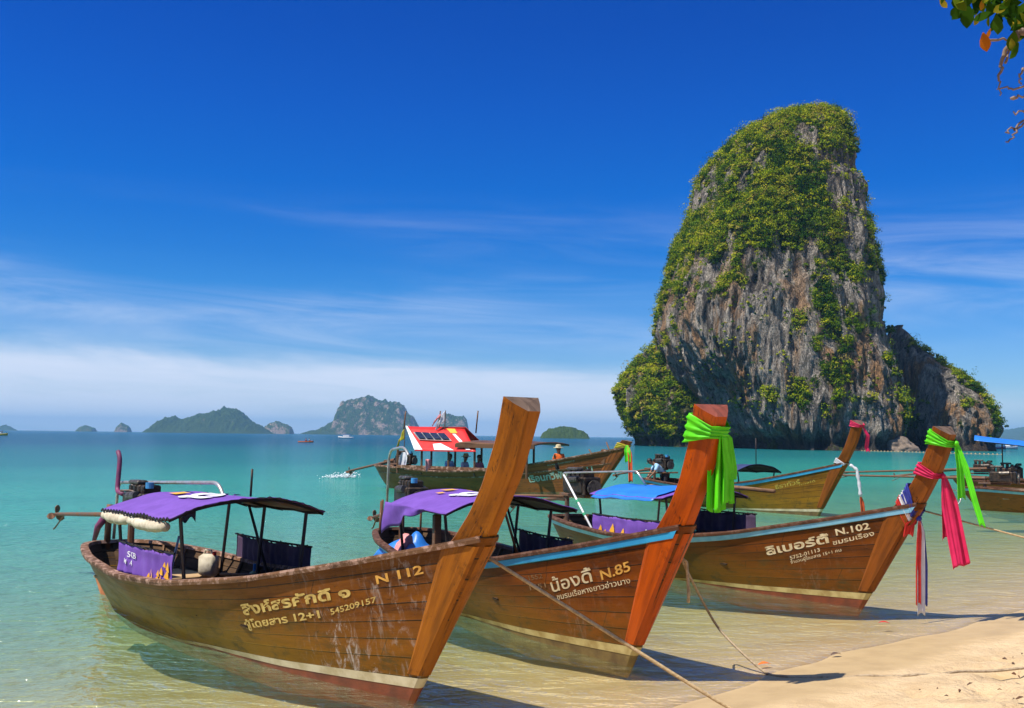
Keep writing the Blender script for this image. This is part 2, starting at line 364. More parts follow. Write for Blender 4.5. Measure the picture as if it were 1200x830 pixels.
MT['skin'] = plain('tanned_skin', (0.25, 0.12, 0.07), (0.22, 0.10, 0.055), 0.5)
MT['hair'] = plain('black_hair', (0.012, 0.01, 0.009), None, 0.6)
MT['straw'] = plain('straw_hat_weave', (0.50, 0.42, 0.25), (0.36, 0.3, 0.17), 0.85)
MT['shirt_blue'] = plain('light_blue_shirt', (0.36, 0.58, 0.80), (0.3, 0.5, 0.72), 0.8)
MT['trousers'] = plain('black_trousers', (0.012, 0.012, 0.016), None, 0.8)
MT['red_roof'] = plain('red_vinyl_banner', (0.70, 0.018, 0.012), (0.58, 0.014, 0.012), 0.45, 0, 3, 0.2, 8)
MT['solar'] = plain('solar_cells', (0.012, 0.018, 0.045), (0.02, 0.026, 0.06), 0.15)
MT['glass_green'] = plain('pale_green_float', (0.45, 0.55, 0.22), (0.36, 0.46, 0.18), 0.3)
MT['brown_post'] = wood('brown_post_timber', (0.17, 0.085, 0.045), (0.11, 0.055, 0.03), (0.05, 0.025, 0.015))

# ------------------------------------------------------------------ ground and water
def shore_s(x, y):
    return (x-2.65)*.69-(y-9.3)*.72-.42+0.35*(vnoise(x*.35+9, y*.35, 2.0)-.5)+.12*(vnoise(x*1.1, y*1.1, 5.0)-.5)

def ground(x, y):
    s = shore_s(x, y); t = -(s+1.33)
    u = np.maximum(t, 0)
    sea = -(.80*(1-np.exp(-u/8.5))+.03*np.minimum(u, 200))
    up = np.maximum(-t, 0); land = .10*np.minimum(up, 1.6)+.16*np.clip(up-1.6, 0, 5)+.03*np.clip(up-6, 0, 60)+.06*np.clip(up-66, 0, 100)
    return np.where(t > 0, sea, land)

def polar(r0, r1, ratio, na):
    nr = int(math.log(r1/r0)/math.log(ratio)); r = r0*(r1/r0)**(np.arange(nr+1)/nr); a = np.linspace(0, 2*np.pi, na, endpoint=False)
    R, A = np.meshgrid(r, a, indexing='ij'); x, y = R*np.sin(A), R*np.cos(A)
    i = np.arange(nr)[:, None]; j = np.arange(na)[None]; jn = (j+1) % na
    Fq = np.stack([i*na+j+0*jn, i*na+jn, (i+1)*na+jn, (i+1)*na+j+0*jn], -1).reshape(-1, 4)
    return x.ravel(), y.ravel(), Fq[:, ::-1]

gx, gy, gF = polar(0.6, 16000, 1.0115, 800)
gz = ground(gx, gy)
near = np.clip((60-np.hypot(gx, gy))/40, 0, 1)
dry = np.clip((gz-.09)/.13, 0, 1)*near
lump = fbm(gx*2.6, gy*2.6, 1.5, 3)
pits = np.clip(.42-vnoise(gx*3.3+5, gy*3.3, 8.0), 0, 1)*np.clip(vnoise(gx*.8, gy*.8, 4.0)*2-.5, 0, 1)
lump2 = fbm(gx*6.5+3, gy*6.5, 2.5, 2)
gz = gz+dry*((lump-.5)*.12+(lump2-.5)*.10-.34*pits-.30*np.clip(.30-vnoise(gx*4.7+2, gy*4.7, 6.0), 0, 1))+near*(1-dry)*.02*(vnoise(gx*.9, gy*.9, 3.0)-.5)
m_, h, out = new_mat('beach_sand')
ob = h.n('ShaderNodeNewGeometry').outputs['Position']; px, py, pz = h.sep(ob)[0:3]
f1 = h.noise(ob, 3.0, 5, 0.65); f2 = h.noise(ob, 60.0, 4, 0.7)
col = h.mix(h.step(f1, 0.35, 0.7), (0.64, 0.47, 0.27), (0.53, 0.37, 0.20))
col = h.mix(h.step(f2, 0.62, 0.75, 0, 0.35), col, (0.30, 0.20, 0.11))
zw = h.m('ADD', pz, h.m('MULTIPLY', h.m('SUBTRACT', h.noise(ob, 1.4, 4, 0.6), 0.5), 0.09))
wet = h.step(zw, 0.135, 0.075)
wetc = h.mix(h.step(f1, 0.35, 0.7), (0.47, 0.335, 0.165), (0.40, 0.28, 0.135))
wetc = h.mix(h.step(pz, 0.015, -0.03), wetc, (0.62, 0.46, 0.24))
bed = h.noise(h.scale(ob, (1.0, 2.0, 1)), 0.55, 4, 0.6, 0.8); rip = h.noise(h.scale(ob, (0.9, 2.6, 1)), 3.2, 3, 0.55, 1.2)
wetc = h.mix(h.m('MULTIPLY', h.step(pz, 0.0, -0.12), h.m('ADD', h.m('MULTIPLY', h.step(bed, 0.42, 0.66), 0.35), h.m('MULTIPLY', h.step(rip, 0.42, 0.60), 0.30))), wetc, (0.40, 0.28, 0.12))
col = h.mix(wet, col, wetc)
p = h.n('ShaderNodeBsdfPrincipled', Base_Color=col)
h.put(p.inputs['Roughness'], h.m('SUBTRACT', 0.95, h.m('MULTIPLY', wet, 0.4)))
hb = h.m('ADD', h.m('MULTIPLY', h.noise(ob, 9.0, 5, 0.65), 1.0), h.m('MULTIPLY', f2, 0.15))
bn = h.n('ShaderNodeBump', Height=hb, Distance=0.09); h.put(bn.inputs['Strength'], h.m('SUBTRACT', 0.8, h.m('MULTIPLY', wet, 0.7)))
h.L.new(bn.outputs[0], p.inputs['Normal']); h.L.new(p.outputs[0], out.inputs[0])
tag(np_mesh('ground', np.stack([gx, gy, gz], -1), gF, m_, None, True), kind='structure')

wx, wy, wF = polar(0.6, 16000, 1.02, 512)
wd = np.maximum(-ground(wx, wy), 0)
keep = (wd[wF].max(1) > 0) | (np.abs(ground(wx, wy))[wF].min(1) < .08)
m_, h, out = new_mat('sea_water')
pos = h.n('ShaderNodeNewGeometry').outputs['Position']
d = h.n('ShaderNodeAttribute', dict(attribute_name='depth')).outputs['Fac']
ex = lambda k: h.m('EXPONENT', h.m('MULTIPLY', d, -k))
tcol = h.n('ShaderNodeCombineColor', i0=ex(0.25), i1=ex(0.04), i2=ex(0.42)).outputs[0]
body = h.ramp(h.m('DIVIDE', d, 8.0), [(0.0, (0.34, 0.54, 0.26)), (0.09, (0.18, 0.52, 0.32)), (0.19, (0.05, 0.41, 0.29)), (0.36, (0.010, 0.19, 0.185)), (0.9, (0.003, 0.07, 0.14))])
pat = h.noise(h.scale(pos, (0.05, 0.11, 1)), 1.0, 3, 0.5)
body = h.mix(h.m('MULTIPLY', h.step(pat, 0.4, 0.65), 0.35), body, h.mix(0.5, body, (0.003, 0.14, 0.14)))
fac = h.m('SUBTRACT', 1.0, h.m('EXPONENT', h.m('MULTIPLY', h.m('POWER', d, 1.6), -0.80)))
b1 = h.noise(h.scale(pos, (0.9, 1.5, 1)), 1.6, 3, 0.55, 0.4)
b2 = h.noise(h.scale(pos, (1.0, 1.3, 1)), 7.0, 3, 0.6, 0.3)
b3 = h.noise(h.scale(pos, (0.12, 0.3, 1)), 1.0, 3, 0.6)
hh = h.m('ADD', h.m('ADD', h.m('MULTIPLY', b1, 0.42), h.m('MULTIPLY', b2, 0.11)), h.m('MULTIPLY', b3, 0.35))
nrm = h.n('ShaderNodeBump', Height=hh, Distance=1.0, Strength=0.75).outputs[0]
nsoft = h.n('ShaderNodeBump', Height=hh, Distance=1.0, Strength=0.8).outputs[0]
tr = h.n('ShaderNodeBsdfTransparent', Color=tcol)
df = h.n('ShaderNodeBsdfDiffuse', Color=body, Normal=nsoft)
base = h.n('ShaderNodeMixShader', i0=fac, i1=tr, i2=df)
gl = h.n('ShaderNodeBsdfGlossy', Roughness=0.06, Normal=nrm)
fr = h.n('ShaderNodeFresnel', IOR=1.33, Normal=nrm)
fin = h.n('ShaderNodeMixShader', i0=h.m('MULTIPLY', fr.outputs[0], 0.46), i1=base, i2=gl)
h.L.new(fin.outputs[0], out.inputs[0])
wz = np.zeros_like(wx)
tag(np_mesh('sea_water', np.stack([wx, wy, wz], -1), wF[keep], m_, None, True, attrs={'depth': ('POINT', wd)}), kind='structure')

# ------------------------------------------------------------------ limestone rocks
MPX = 0.225; DR = 270.0
def rx(zx): return (720+zx/1.887-600)*MPX
def rz(zy): return (525-(100+zy/1.887))*MPX

def rock_mat(name, veg_tint):
    m_, h, out = new_mat(name); pos = h.n('ShaderNodeTexCoord').outputs['Object']
    veg = h.n('ShaderNodeAttribute', dict(attribute_name='veg')).outputs['Fac']
    a = h.noise(h.scale(pos, (1, 1, 0.15)), 0.6, 7, 0.68, 0.5)
    b = h.noise(h.scale(pos, (1, 1, 0.10)), 0.22, 6, 0.65, 0.8)
    c = h.noise(pos, 1.6, 6, 0.7)
    o_ = h.noise(h.scale(pos, (1, 1, 0.16), (20, 5, 3)), 0.16, 5, 0.6, 0.5)
    col = h.ramp(a, [(0.30, (0.055, 0.05, 0.048)), (0.42, (0.29, 0.26, 0.225)), (0.54, (0.54, 0.475, 0.39)), (0.70, (0.76, 0.68, 0.55))])
    col = h.mix(h.step(b, 0.52, 0.62, 0, 0.85), col, (0.07, 0.062, 0.058))
    zz = h.sep(pos)[2]
    col = h.mix(h.m('MULTIPLY', h.step(o_, 0.49, 0.60), h.step(zz, 55, 25, 0.15, 0.85)), col, (0.50, 0.27, 0.11))
    col = h.mix(h.m('MULTIPLY', h.step(c, 0.62, 0.75), 0.5), col, (0.50, 0.46, 0.40))
    k1 = h.noise(h.scale(pos, (1, 1, 0.3)), 1.5, 5, 0.7, 0.7); k2 = h.noise(h.scale(pos, (1, 1, 0.6), (9, 2, 5)), 3.4, 4, 0.7, 0.4)
    crk = h.m('MAXIMUM', h.step(h.m('ABSOLUTE', h.m('SUBTRACT', k1, 0.5)), 0.035, 0.008), h.m('MULTIPLY', h.step(k2, 0.44, 0.34), 0.8))
    col = h.mix(h.m('MULTIPLY', crk, 0.62), col, (0.035, 0.03, 0.028))
    col = h.mix(h.step(h.m('ADD', zz, h.m('MULTIPLY', c, 2)), 5.2, 2.6, 0, 0.85), col, (0.045, 0.04, 0.036))
    vf = h.step(h.m('ADD', veg, h.m('MULTIPLY', h.m('SUBTRACT', c, 0.5), 0.9)), 0.50, 0.72)
    col = h.mix(vf, col, veg_tint)
    p = h.n('ShaderNodeBsdfPrincipled', Base_Color=col, Roughness=0.95); p.inputs['Specular IOR Level'].default_value = 0.2
    hb = h.m('ADD', h.m('SUBTRACT', h.m('MULTIPLY', a, 1.6), h.m('MULTIPLY', crk, 0.7)), h.m('ADD', h.m('MULTIPLY', c, 0.6), h.m('MULTIPLY', h.noise(pos, 5, 4, 0.7), 0.2)))
    h.put(p.inputs['Normal'], h.bump(hb, 1.0, 1.6)); h.L.new(p.outputs[0], out.inputs[0]); return m_

ROCKM = rock_mat('limestone', (0.085, 0.10, 0.022))

def column(name, Lp, Rp, yc, hd, nth, nz, amp, blobs, vbase, parent=None, e=0.8, seed=0.0, front=0.0, undercut=2.5, zfit=1.0, dl=0.0, dr_=0.0):
    """rock tower between a left and a right outline (photo-measured metres), real depth hd; returns points for planting"""
    Lp = sorted([(rz(b), rx(a)) for a, b in Lp]); Rp = sorted([(rz(b), rx(a)) for a, b in Rp])
    Lp = [(a, b+dl) for a, b in Lp]; Rp = [(a, b-dr_*float(np.interp(a, [0, 22, 30, 52, 66, 90], [.9, .95, 1.5, 1.5, .75, .6]))) for a, b in Rp]
    z0, z1 = -3.0, min(Lp[-1][0], Rp[-1][0])
    zt = np.linspace(0, 1, nz); z = z0+(z1-z0)*(1-(1-zt)**1.35)
    L = np.interp(z, *zip(*Lp)); R = np.maximum(np.interp(z, *zip(*Rp)), L+1.2); cx = (L+R)/2; hw = (R-L)/2
    th = np.linspace(0, 2*np.pi, nth, endpoint=False); ct, st = np.cos(th), np.sin(th)
    sp = lambda q: np.sign(q)*np.abs(q)**e
    hdz = hd*np.clip(hw/np.max(hw), .05, 1)**.6; hdz = np.maximum.accumulate(hdz[::-1])[::-1]*(1+.16*np.clip(1-z/(.45*z1), 0, 1))
    X = cx[:, None]+hw[:, None]*sp(ct)[None]; Y = yc+hdz[:, None]*sp(st)[None]+front*(z/z1)[:, None]; Z = z[:, None]+0*X
    s = seed
    big_ = fbm(X/13+s, Y/13, Z/24, 3)-.5
    fl = 1-np.abs(2*fbm(X/3.4+s, Y/3.4+3, Z/24, 3)-1)
    cr = 1-np.abs(2*fbm(X/7+s, Y/7+9, Z/15, 3)-1)
    fi = fbm(X/1.3+s, Y/1.3, Z/7.0, 3)-.5
    dsp = amp*(1.9*big_+1.7*(fl-.75)+1.3*(cr-.75)+1.25*fi)-amp*1.3*np.clip(.36-fbm(X/2.1+s, Y/2.1, Z/20+2, 3), 0, 1)*4
    dsp = dsp-undercut*np.exp(-((Z-1.2)/2.4)**2)
    fade = np.clip(hw/4.0, .15, 1)[:, None]
    X = X+dsp*fade*ct[None]; Y = Y+dsp*fade*st[None]; Z = Z+.5*amp*fade*(fbm(X/4, Y/4, Z/4+s, 2)-.5)*np.clip(Z/6, 0, 1)
    # planting mask in photo-measured front coordinates
    zx = (X/MPX+600-720)*1.887; zy = (525-Z/MPX-100)*1.887
    wgt = vbase+0*X
    for (bx, by, bw, bh, g) in blobs:
        q = ((zx-bx)/bw)**2+((zy-by)/bh)**2
        wgt = wgt+g*np.exp(-q*1.2)
    wgt = .70*wgt+3.1*(fbm(X/3.4+s, Y/3.4, Z/6.0, 4, .6)-.5)
    veg = np.clip(wgt, 0, 1)
    k_ = ((yc+front*np.clip(Z/z1, 0, 1))/DR); X = X*k_; Z = np.where(Z > 0, Z*k_*zfit, Z)
    V = np.stack([X, Y, Z], -1).reshape(-1, 3)
    V = np.vstack([V, [[X[-1].mean(), yc+front, Z[-1].mean()+.4]]])
    i = np.arange(nz-1)[:, None]; j = np.arange(nth)[None]; jn = (j+1) % nth
    Fq = np.stack([i*nth+j+0*jn, i*nth+jn, (i+1)*nth+jn, (i+1)*nth+j+0*jn], -1).reshape(-1, 4)
    top = len(V)-1; jj = np.arange(nth); b = (nz-1)*nth
    Ft = np.stack([b+jj, b+(jj+1) % nth, np.full(nth, top), np.full(nth, top)], -1)
    me_v = np.concatenate([veg.ravel(), [1.0]])
    # top fan as triangles merged in a second pass: degenerate quads are avoided by a tiny ring
    ring = V[b:b+nth]*.02+V[top]*.98; V2 = np.vstack([V[:-1], ring]); b2 = b+nth
    Ft = np.stack([b+jj, b+(jj+1) % nth, b2+(jj+1) % nth, b2+jj], -1)
    o = np_mesh(name, V2, np.vstack([Fq, Ft]), ROCKM, parent, True, attrs={'veg': ('POINT', np.concatenate([veg.ravel(), np.ones(nth)]))})
    P = np.stack([X, Y, Z], -1)
    du = P[:, [*range(1, nth), 0]]-P; dv = np.vstack([P[1:], P[-1:]])-P
    nn = np.cross(du, dv); ar = np.linalg.norm(nn, axis=-1); nn = nn/(ar[..., None]+1e-9)
    return o, P.reshape(-1, 3), nn.reshape(-1, 3), (ar*np.clip((wgt-.53)*3.5, 0, 1)).ravel()

def leaf_mat(name, stops, trans=0.25):
    m_, h, out = new_mat(name); t_ = h.n('ShaderNodeAttribute', dict(attribute_name='tint')).outputs['Fac']
    col = h.ramp(t_, stops)
    a = h.n('ShaderNodeBsdfDiffuse', Color=col); b = h.n('ShaderNodeBsdfTranslucent', Color=col)
    s_ = h.n('ShaderNodeMixShader', i0=trans, i1=a, i2=b); h.L.new(s_.outputs[0], out.inputs[0]); return m_

SHRUB = leaf_mat('cliff_leaf', [(0.0, (0.012, 0.045, 0.006)), (0.22, (0.05, 0.12, 0.008)), (0.45, (0.20, 0.28, 0.010)), (0.70, (0.46, 0.46, 0.015)), (0.86, (0.46, 0.38, 0.07)), (1.0, (0.30, 0.22, 0.08))])
def shrubs(name, P, N_, wts, count, rmin, rmax, leaf, per, mat, parent=None, seed=1, facing=True):
    g = np.random.default_rng(seed); wts = wts.copy()
    if facing: wts[(N_[:, 1] > .45)] *= .25
    wts[P[:, 2] < 2.2] = 0
    idx = g.choice(len(P), count, p=wts/wts.sum())
    C = P[idx]+g.normal(size=(count, 3))*.3; nr = N_[idx]; R = rmin+(rmax-rmin)*g.random(count)**1.7; R = np.where(g.random(count) < .05, R*1.6, R)
    C = C+nr*(R*.35)[:, None]+np.array([0, 0, .25])*R[:, None]
    tint0 = np.clip(.02+.72*fbm(C[:, 0]/7, C[:, 1]/7, C[:, 2]/7, 3)+g.normal(size=count)*.24, 0, 1)
    dirs = g.normal(size=(count, per, 3)); dirs[..., 2] = np.abs(dirs[..., 2])*1.0-.25; dirs /= np.linalg.norm(dirs, axis=-1, keepdims=True)
    lob = .75+.5*np.stack([vnoise(dirs[..., 0]*2+q*1.7 + C[:, :1]*3, dirs[..., 1]*2, dirs[..., 2]*2+C[:, 2:3]*3) for q in range(1)], 0)[0]
    rad = R[:, None]*lob*g.uniform(.45, 1.08, (count, per))**.6
    ctr = C[:, None]+dirs*rad[..., None]*np.array([1, 1, .85])
    n_ = dirs+.38*g.normal(size=dirs.shape); n_ /= np.linalg.norm(n_, axis=-1, keepdims=True)
    u = np.cross(n_, g.normal(size=n_.shape)); u /= np.linalg.norm(u, axis=-1, keepdims=True); v = np.cross(n_, u)
    sz = (leaf*g.uniform(.6, 1.3, (count, per)))[..., None]
    q = np.stack([ctr-u*sz, ctr-v*sz*.6, ctr+u*sz, ctr+v*sz*.6], 2).reshape(-1, 3)
    n4 = count*per; Fq = np.arange(n4*4).reshape(-1, 4)
    tint = np.clip(np.repeat(tint0, per)+g.normal(size=n4)*.035, 0, 1)
    return np_mesh(name, q, Fq, mat, parent, False, attrs={'tint': ('FACE', tint)})

ML = [(410,31),(350,48),(320,62),(285,80),(240,105),(205,140),(185,175),(175,215),(165,250),(150,290),(135,320),(122,370),(112,405),(102,440),(93,480),(86,530),(96,570),(118,615),(146,655),(172,692),(194,735),(218,770),(236,800),(240,820)]
MR = [(440,31),(475,43),(500,65),(513,100),(518,140),(522,200),(540,230),(548,280),(572,325),(588,370),(594,420),(600,480),(592,530),(595,600),(600,660),(605,720),(598,790),(598,820)]
mblobs = [(330,75,170,50,1.0),(260,140,110,60,.85),(440,95,70,50,.75),(480,150,45,60,.35),(330,200,75,70,.8),(250,290,130,80,1.0),(180,350,90,60,.9),(350,300,90,90,.8),(290,380,160,50,.75),
          (440,420,60,42,.75),(100,460,30,60,.8),(205,470,40,30,.6),(490,290,45,45,.5),(500,335,40,40,.6),(330,500,55,40,.5),(320,560,60,34,.6),(395,500,40,50,.45),(390,590,30,46,.4),
          (345,680,46,60,.65),(320,620,60,60,.4),(440,530,40,40,.35),(440,720,70,30,.35),(570,330,25,70,.7),(590,450,20,60,.5),(540,240,20,40,.5),(515,420,35,45,.45),(585,670,25,40,.6),
          (430,270,38,90,-.55),(480,220,50,60,-.4),(190,230,30,40,-.3),(140,700,90,130,-.8),(205,560,60,90,-.7),(520,600,60,160,-.35)]
main_o, mP, mN, mW = column('rock_island', ML, MR, DR, 40, 900, 560, 1.45, mblobs, 0.16, None, 0.62, 0.0, 5.0, zfit=.955, dl=2.6, dr_=5.6)
tag(main_o, kind='structure')
ll, lP, lN, lW = column('rock_island_shoulder', [(92,578),(75,590),(50,625),(30,650),(14,690),(20,735),(36,765),(40,800),(42,820)],
                        [(100,578),(140,590),(170,620),(200,660),(230,700),(250,740),(260,800),(260,820)], DR+36, 30, 420, 240, 2.3, [], 1.15, main_o, 0.9, 31.0, 0.0, 1.8, dl=1.0, dr_=1.0)
rr, rP, rN, rW = column('rock_island_spur', [(616,530),(604,560),(594,600),(588,640),(584,700),(582,760),(580,820)],
                        [(642,530),(654,548),(668,572),(686,596),(714,624),(750,656),(776,686),(794,722),(804,756),(798,790),(796,820)], DR+10, 26, 480, 300, 1.2,
                        [(690,590,45,40,1.0),(760,660,70,50,1.3),(790,720,60,60,1.3),(730,630,60,40,1.1),(640,650,60,120,-.6)], 0.25, main_o, 0.9, 57.0, 2.0, 1.8, dl=1.0, dr_=1.2)
tag(shrubs('cliff_shrubs', mP, mN, mW, 12500, .3, 1.7, .19, 50, SHRUB, None, 3), kind='stuff')
fw = np.where((mN[:, 1] < .2), np.clip(vnoise(mP[:, 0]/4, mP[:, 1]/4, mP[:, 2]/5)*2.2-.75, 0, 1), 0)*(mP[:, 2] > 5)
tag(shrubs('cliff_tufts', mP, mN, fw, 2600, .22, .6, .17, 26, SHRUB, None, 8), kind='stuff')
tag(shrubs('shoulder_shrubs', lP, lN, lW, 2900, .55, 2.0, .25, 55, SHRUB, None, 4), kind='stuff')
tag(shrubs('spur_shrubs', rP, rN, rW, 2000, .4, 1.5, .21, 50, SHRUB, None, 5), kind='stuff')

def blob_tree(name, x, y, z, hgt, r, label, n=500, leaf=.28):
    t = tag(empty(name, (x, y, z)), label, 'tree')
    MB().tube([(0, 0, -1.5), (.1, 0, hgt*.4), (.15, .1, hgt*.75)], [.22, .16, .08], 7).tube([(.1, 0, hgt*.5), (r*.5, .2, hgt*.85)], [.1, .04], 6).tube([(.1, 0, hgt*.55), (-r*.5, -.2, hgt*.82)], [.1, .04], 6).build('trunk', MT['rib'], t)
    g = np.random.default_rng(9); cc = np.array([(0, 0, hgt*.86), (r*.5, .2, hgt*.9), (-r*.5, -.2, hgt*.86), (.1, .3, hgt)])
    C = cc[g.integers(0, 4, n)]+g.normal(size=(n, 3))*np.array([r*.36, r*.36, r*.24])
    n_ = g.normal(size=(n, 3)); n_ /= np.linalg.norm(n_, axis=-1, keepdims=True); u = np.cross(n_, [0, .3, 1]); u /= np.linalg.norm(u, axis=-1, keepdims=True); v = np.cross(n_, u)
    q = np.stack([C-u*leaf, C-v*leaf*.6, C+u*leaf, C+v*leaf*.6], 1).reshape(-1, 3)
    np_mesh('crown', q, np.arange(n*4).reshape(-1, 4), SHRUB, t, False, attrs={'tint': ('FACE', np.clip(.25+.2*g.normal(size=n), 0, 1))})
    return t
blob_tree('lone_tree', rx(600), DR-4, rz(588), rz(535)-rz(588), 1.25, 'small lone tree standing dark against the sky in the gap beside the tall rock')

def boulder(name, c, r, seed, label, mat):
    nu, nv = 60, 36; a = np.linspace(0, 2*np.pi, nu, endpoint=False); b = np.linspace(-.5*np.pi, .5*np.pi, nv)
    A, Bq = np.meshgrid(a, b); dx, dy, dz = np.cos(A)*np.cos(Bq), np.sin(A)*np.cos(Bq), np.sin(Bq)
    k = .7+.9*(fbm(dx*1.3+seed, dy*1.3, dz*1.6, 4)-.3)
    V = np.stack([dx*k*r[0], dy*k*r[1], dz*k*r[2]], -1).reshape(-1, 3)
    i = np.arange(nv-1)[:, None]; j = np.arange(nu)[None]; jn = (j+1) % nu
    o = np_mesh(name, V, np.stack([i*nu+j+0*jn, i*nu+jn, (i+1)*nu+jn, (i+1)*nu+j+0*jn], -1).reshape(-1, 4), mat, None, True, attrs={'veg': ('POINT', np.zeros(len(V)))})
    o.location = c; return tag(o, label, 'boulder')
BOULDM = plain('pale_boulder_stone', (0.22, 0.165, 0.12), (0.11, 0.085, 0.065), 0.95, 0, 1.2, 0.8, 3.0)
boulder('boulder', (86.5, 228, .3), (3.8, 3.0, 2.9), 3.0, 'pale weathered boulder standing in the water at the foot of the dark rock spur', BOULDM)

# far islands: name, distance, half depth, outline (px x, px height above waterline), rocky amount
def island(name, D, pts, rocky, seed, depth=None):
    mpx = D/1200.; xs = np.array([p_[0] for p_ in pts], float); hs = np.array([p_[1] for p_ in pts], float)
    nx, ny = 220, 70; t = np.linspace(0, 1, nx); x = (xs[0]+(xs[-1]-xs[0])*t-600)*mpx; hp = np.interp(xs[0]+(xs[-1]-xs[0])*t, xs, hs)*mpx
    dep = depth or (xs[-1]-xs[0])*mpx*.45; v = np.linspace(-1, 1, ny)
    Xg, Vg = np.meshgrid(x, v, indexing='ij'); H_ = hp[:, None]*(1-np.abs(Vg)**2.6)
    sc = max(hs)*mpx
    Y = D+Vg*dep+.2*dep*(fbm(Xg/sc, Vg*2, seed, 3)-.5)
    Zg = H_*(.88+.42*(fbm(Xg/sc*2.2, Y/sc*2.2, seed+3, 4)-.4))+.17*sc*(fbm(Xg/sc*9, Y/sc*9, seed, 3)-.5)*np.clip(H_/sc*4, 0, 1)-.012*sc
    i = np.arange(nx-1)[:, None]; j = np.arange(ny-1)[None]
    Fq = np.stack([i*ny+j, (i+1)*ny+j, (i+1)*ny+j+1, i*ny+j+1], -1).reshape(-1, 4)
    m_, h, out = new_mat(name+'_land'); geo = h.n('ShaderNodeNewGeometry'); pos = geo.outputs['Position']
    nz_ = h.sep(geo.outputs['True Normal'])[2]; k = 1/max(sc, 1)
    n1 = h.noise(pos, 5*k, 5, 0.65); n2 = h.noise(pos, 30*k, 5, 0.7)
    gcol = h.mix(h.step(n2, 0.35, 0.65), (0.022, 0.045, 0.010), (0.075, 0.115, 0.020))
    rcol = h.mix(h.step(n2, 0.35, 0.65), (0.16, 0.12, 0.10), (0.60, 0.44, 0.32))
    col = h.mix(h.step(h.m('ADD', nz_, h.m('SUBTRACT', n1, 0.5)), rocky, rocky-0.25), gcol, rcol)
    p = h.n('ShaderNodeBsdfDiffuse', Color=col); h.put(p.inputs['Normal'], h.bump(n2, 1.0, sc*.08)); h.L.new(p.outputs[0], out.inputs[0])
    return tag(np_mesh(name, np.stack([Xg, Y, Zg], -1).reshape(-1, 3), Fq, m_, None, True), kind='structure')
island('distant_island', 3600, [(360,0),(366,4),(378,6),(392,13),(398,18),(401,36),(408,41),(420,42),(432,48),(446,46),(460,43),(472,38),(478,28),(484,24),(492,8),(500,0)], .62, 1.0)
island('distant_island', 3300, [(186,0),(192,10),(197,18),(206,19),(214,14),(226,17),(236,22),(252,28),(262,32),(274,28),(286,22),(300,12),(310,4),(316,0)], .40, 4.0)
island('distant_island', 3700, [(510,0),(512,14),(515,22),(522,26),(534,28),(544,26),(548,20),(550,10),(551,0)], .5, 9.0)
island('distant_island', 3600, [(311,0),(313,9),(318,13),(328,15),(338,13),(343,9),(345,0)], .6, 12.0)
island('distant_island', 3900, [(138,0),(140,7),(144,12),(149,9),(154,6),(155,0)], .5, 14.0)
island('distant_island', 4200, [(93,0),(96,5),(103,8),(110,6),(113,4),(114,0)], .5, 17.0)
island('distant_island', 5200, [(-6,0),(2,4),(8,7),(15,4),(20,0)], .3, 21.0)
island('distant_island', 1300, [(634,0),(637,7),(644,11),(654,13),(664,14),(674,13),(682,10),(688,7),(691,0)], .35, 25.0)
island('distant_hills', 5600, [(1120,4),(1150,8),(1172,11),(1190,15),(1215,19),(1240,16),(1290,22),(1350,12),(1400,0)], .1, 29.0)
# air between here and the far islands
hz = MB(); hz.box((0, 4000, 78), (17000, 17000, 170)); m_, h, out = new_mat('sea_haze')
vol = h.n('ShaderNodeVolumePrincipled', Color=(0.28, 0.62, 1.0), Density=0.00012); h.L.new(vol.outputs[0], out.inputs['Volume'])
HAZE = hz.build('haze', m_); tag(HAZE, kind='stuff')
# ------------------------------------------------------------------ longtail boats: one hull shape, in metres, X forward, starboard = -Y, Z above the water
def _sm(k, v):
    xs = np.linspace(k[0], k[-1], 241); ys = np.interp(xs, k, v)
    for _ in range(60): ys[1:-1] = (ys[:-2]+2*ys[1:-1]+ys[2:])/4
    return xs, ys
_KS = [-.3, -.1, .5, 1.5, 3, 4.5, 6, 7.5, 8.9]
SB = _sm(_KS, [.13, .36, .6, .844, .985, .945, .708, .40, .07]); SZ = _sm(_KS, [.76, .775, .775, .735, .675, .735, .925, 1.24, 1.585])
SW = _sm([.35, .8, 1.5, 3, 4.5, 6, 7.0, 7.7], [.13, .29, .41, .478, .464, .38, .2, .045])
SF = _sm([-.4, 0, .8, 1.6, 2.1, 2.65, 2.9], [-.27, 0, .55, 1.107, 1.409, 1.62, 1.68])
def sheer(s):
    X = -.3+np.asarray(s)*9.08
    return X, np.interp(X, *SB), np.interp(X, *SZ)
def fx(z): return 7.7+np.interp(z, *SF)
def keel(s): return -.34+.2*np.clip((s-.75)/.25, 0, 1)+.12*np.clip((.12-s)/.12, 0, 1)
def hullp(s, z):
    s = np.asarray(s, float); z = np.asarray(z, float)
    _, b, zs = sheer(s); w_ = np.interp(.35+7.35*s, *SW); zk = keel(s)
    t = np.clip(z/zs, 0, 1)
    y = np.where(z >= 0, w_+(b-w_)*t**.85, w_*np.sqrt(np.clip(1-(z/np.minimum(zk, -.01))**2, 0, 1)))
    x0 = np.where(z >= 0, .35-.65*np.clip(z/.78, 0, 1)**.8, .35-1.2*z)
    return x0+(fx(z)-x0)*s, y, z
def hp(s, z, side=-1, off=0.0):
    X, y, z = hullp(s, z); return (float(X), float(side*(y+off)), float(z))
def stripe_z(s, wide=1.0):
    a = np.interp(s, [0, .45, .55, .75, 1], [-.09, -.06, 0.0, .05, .13]); return a, a+.012+wide*.085*np.clip((s-.35)/.65, 0, 1)
SS = np.linspace(0, 1, 81)**1.0; SS = np.concatenate([np.linspace(0, .06, 9)[:-1], np.linspace(.06, 1, 72)])

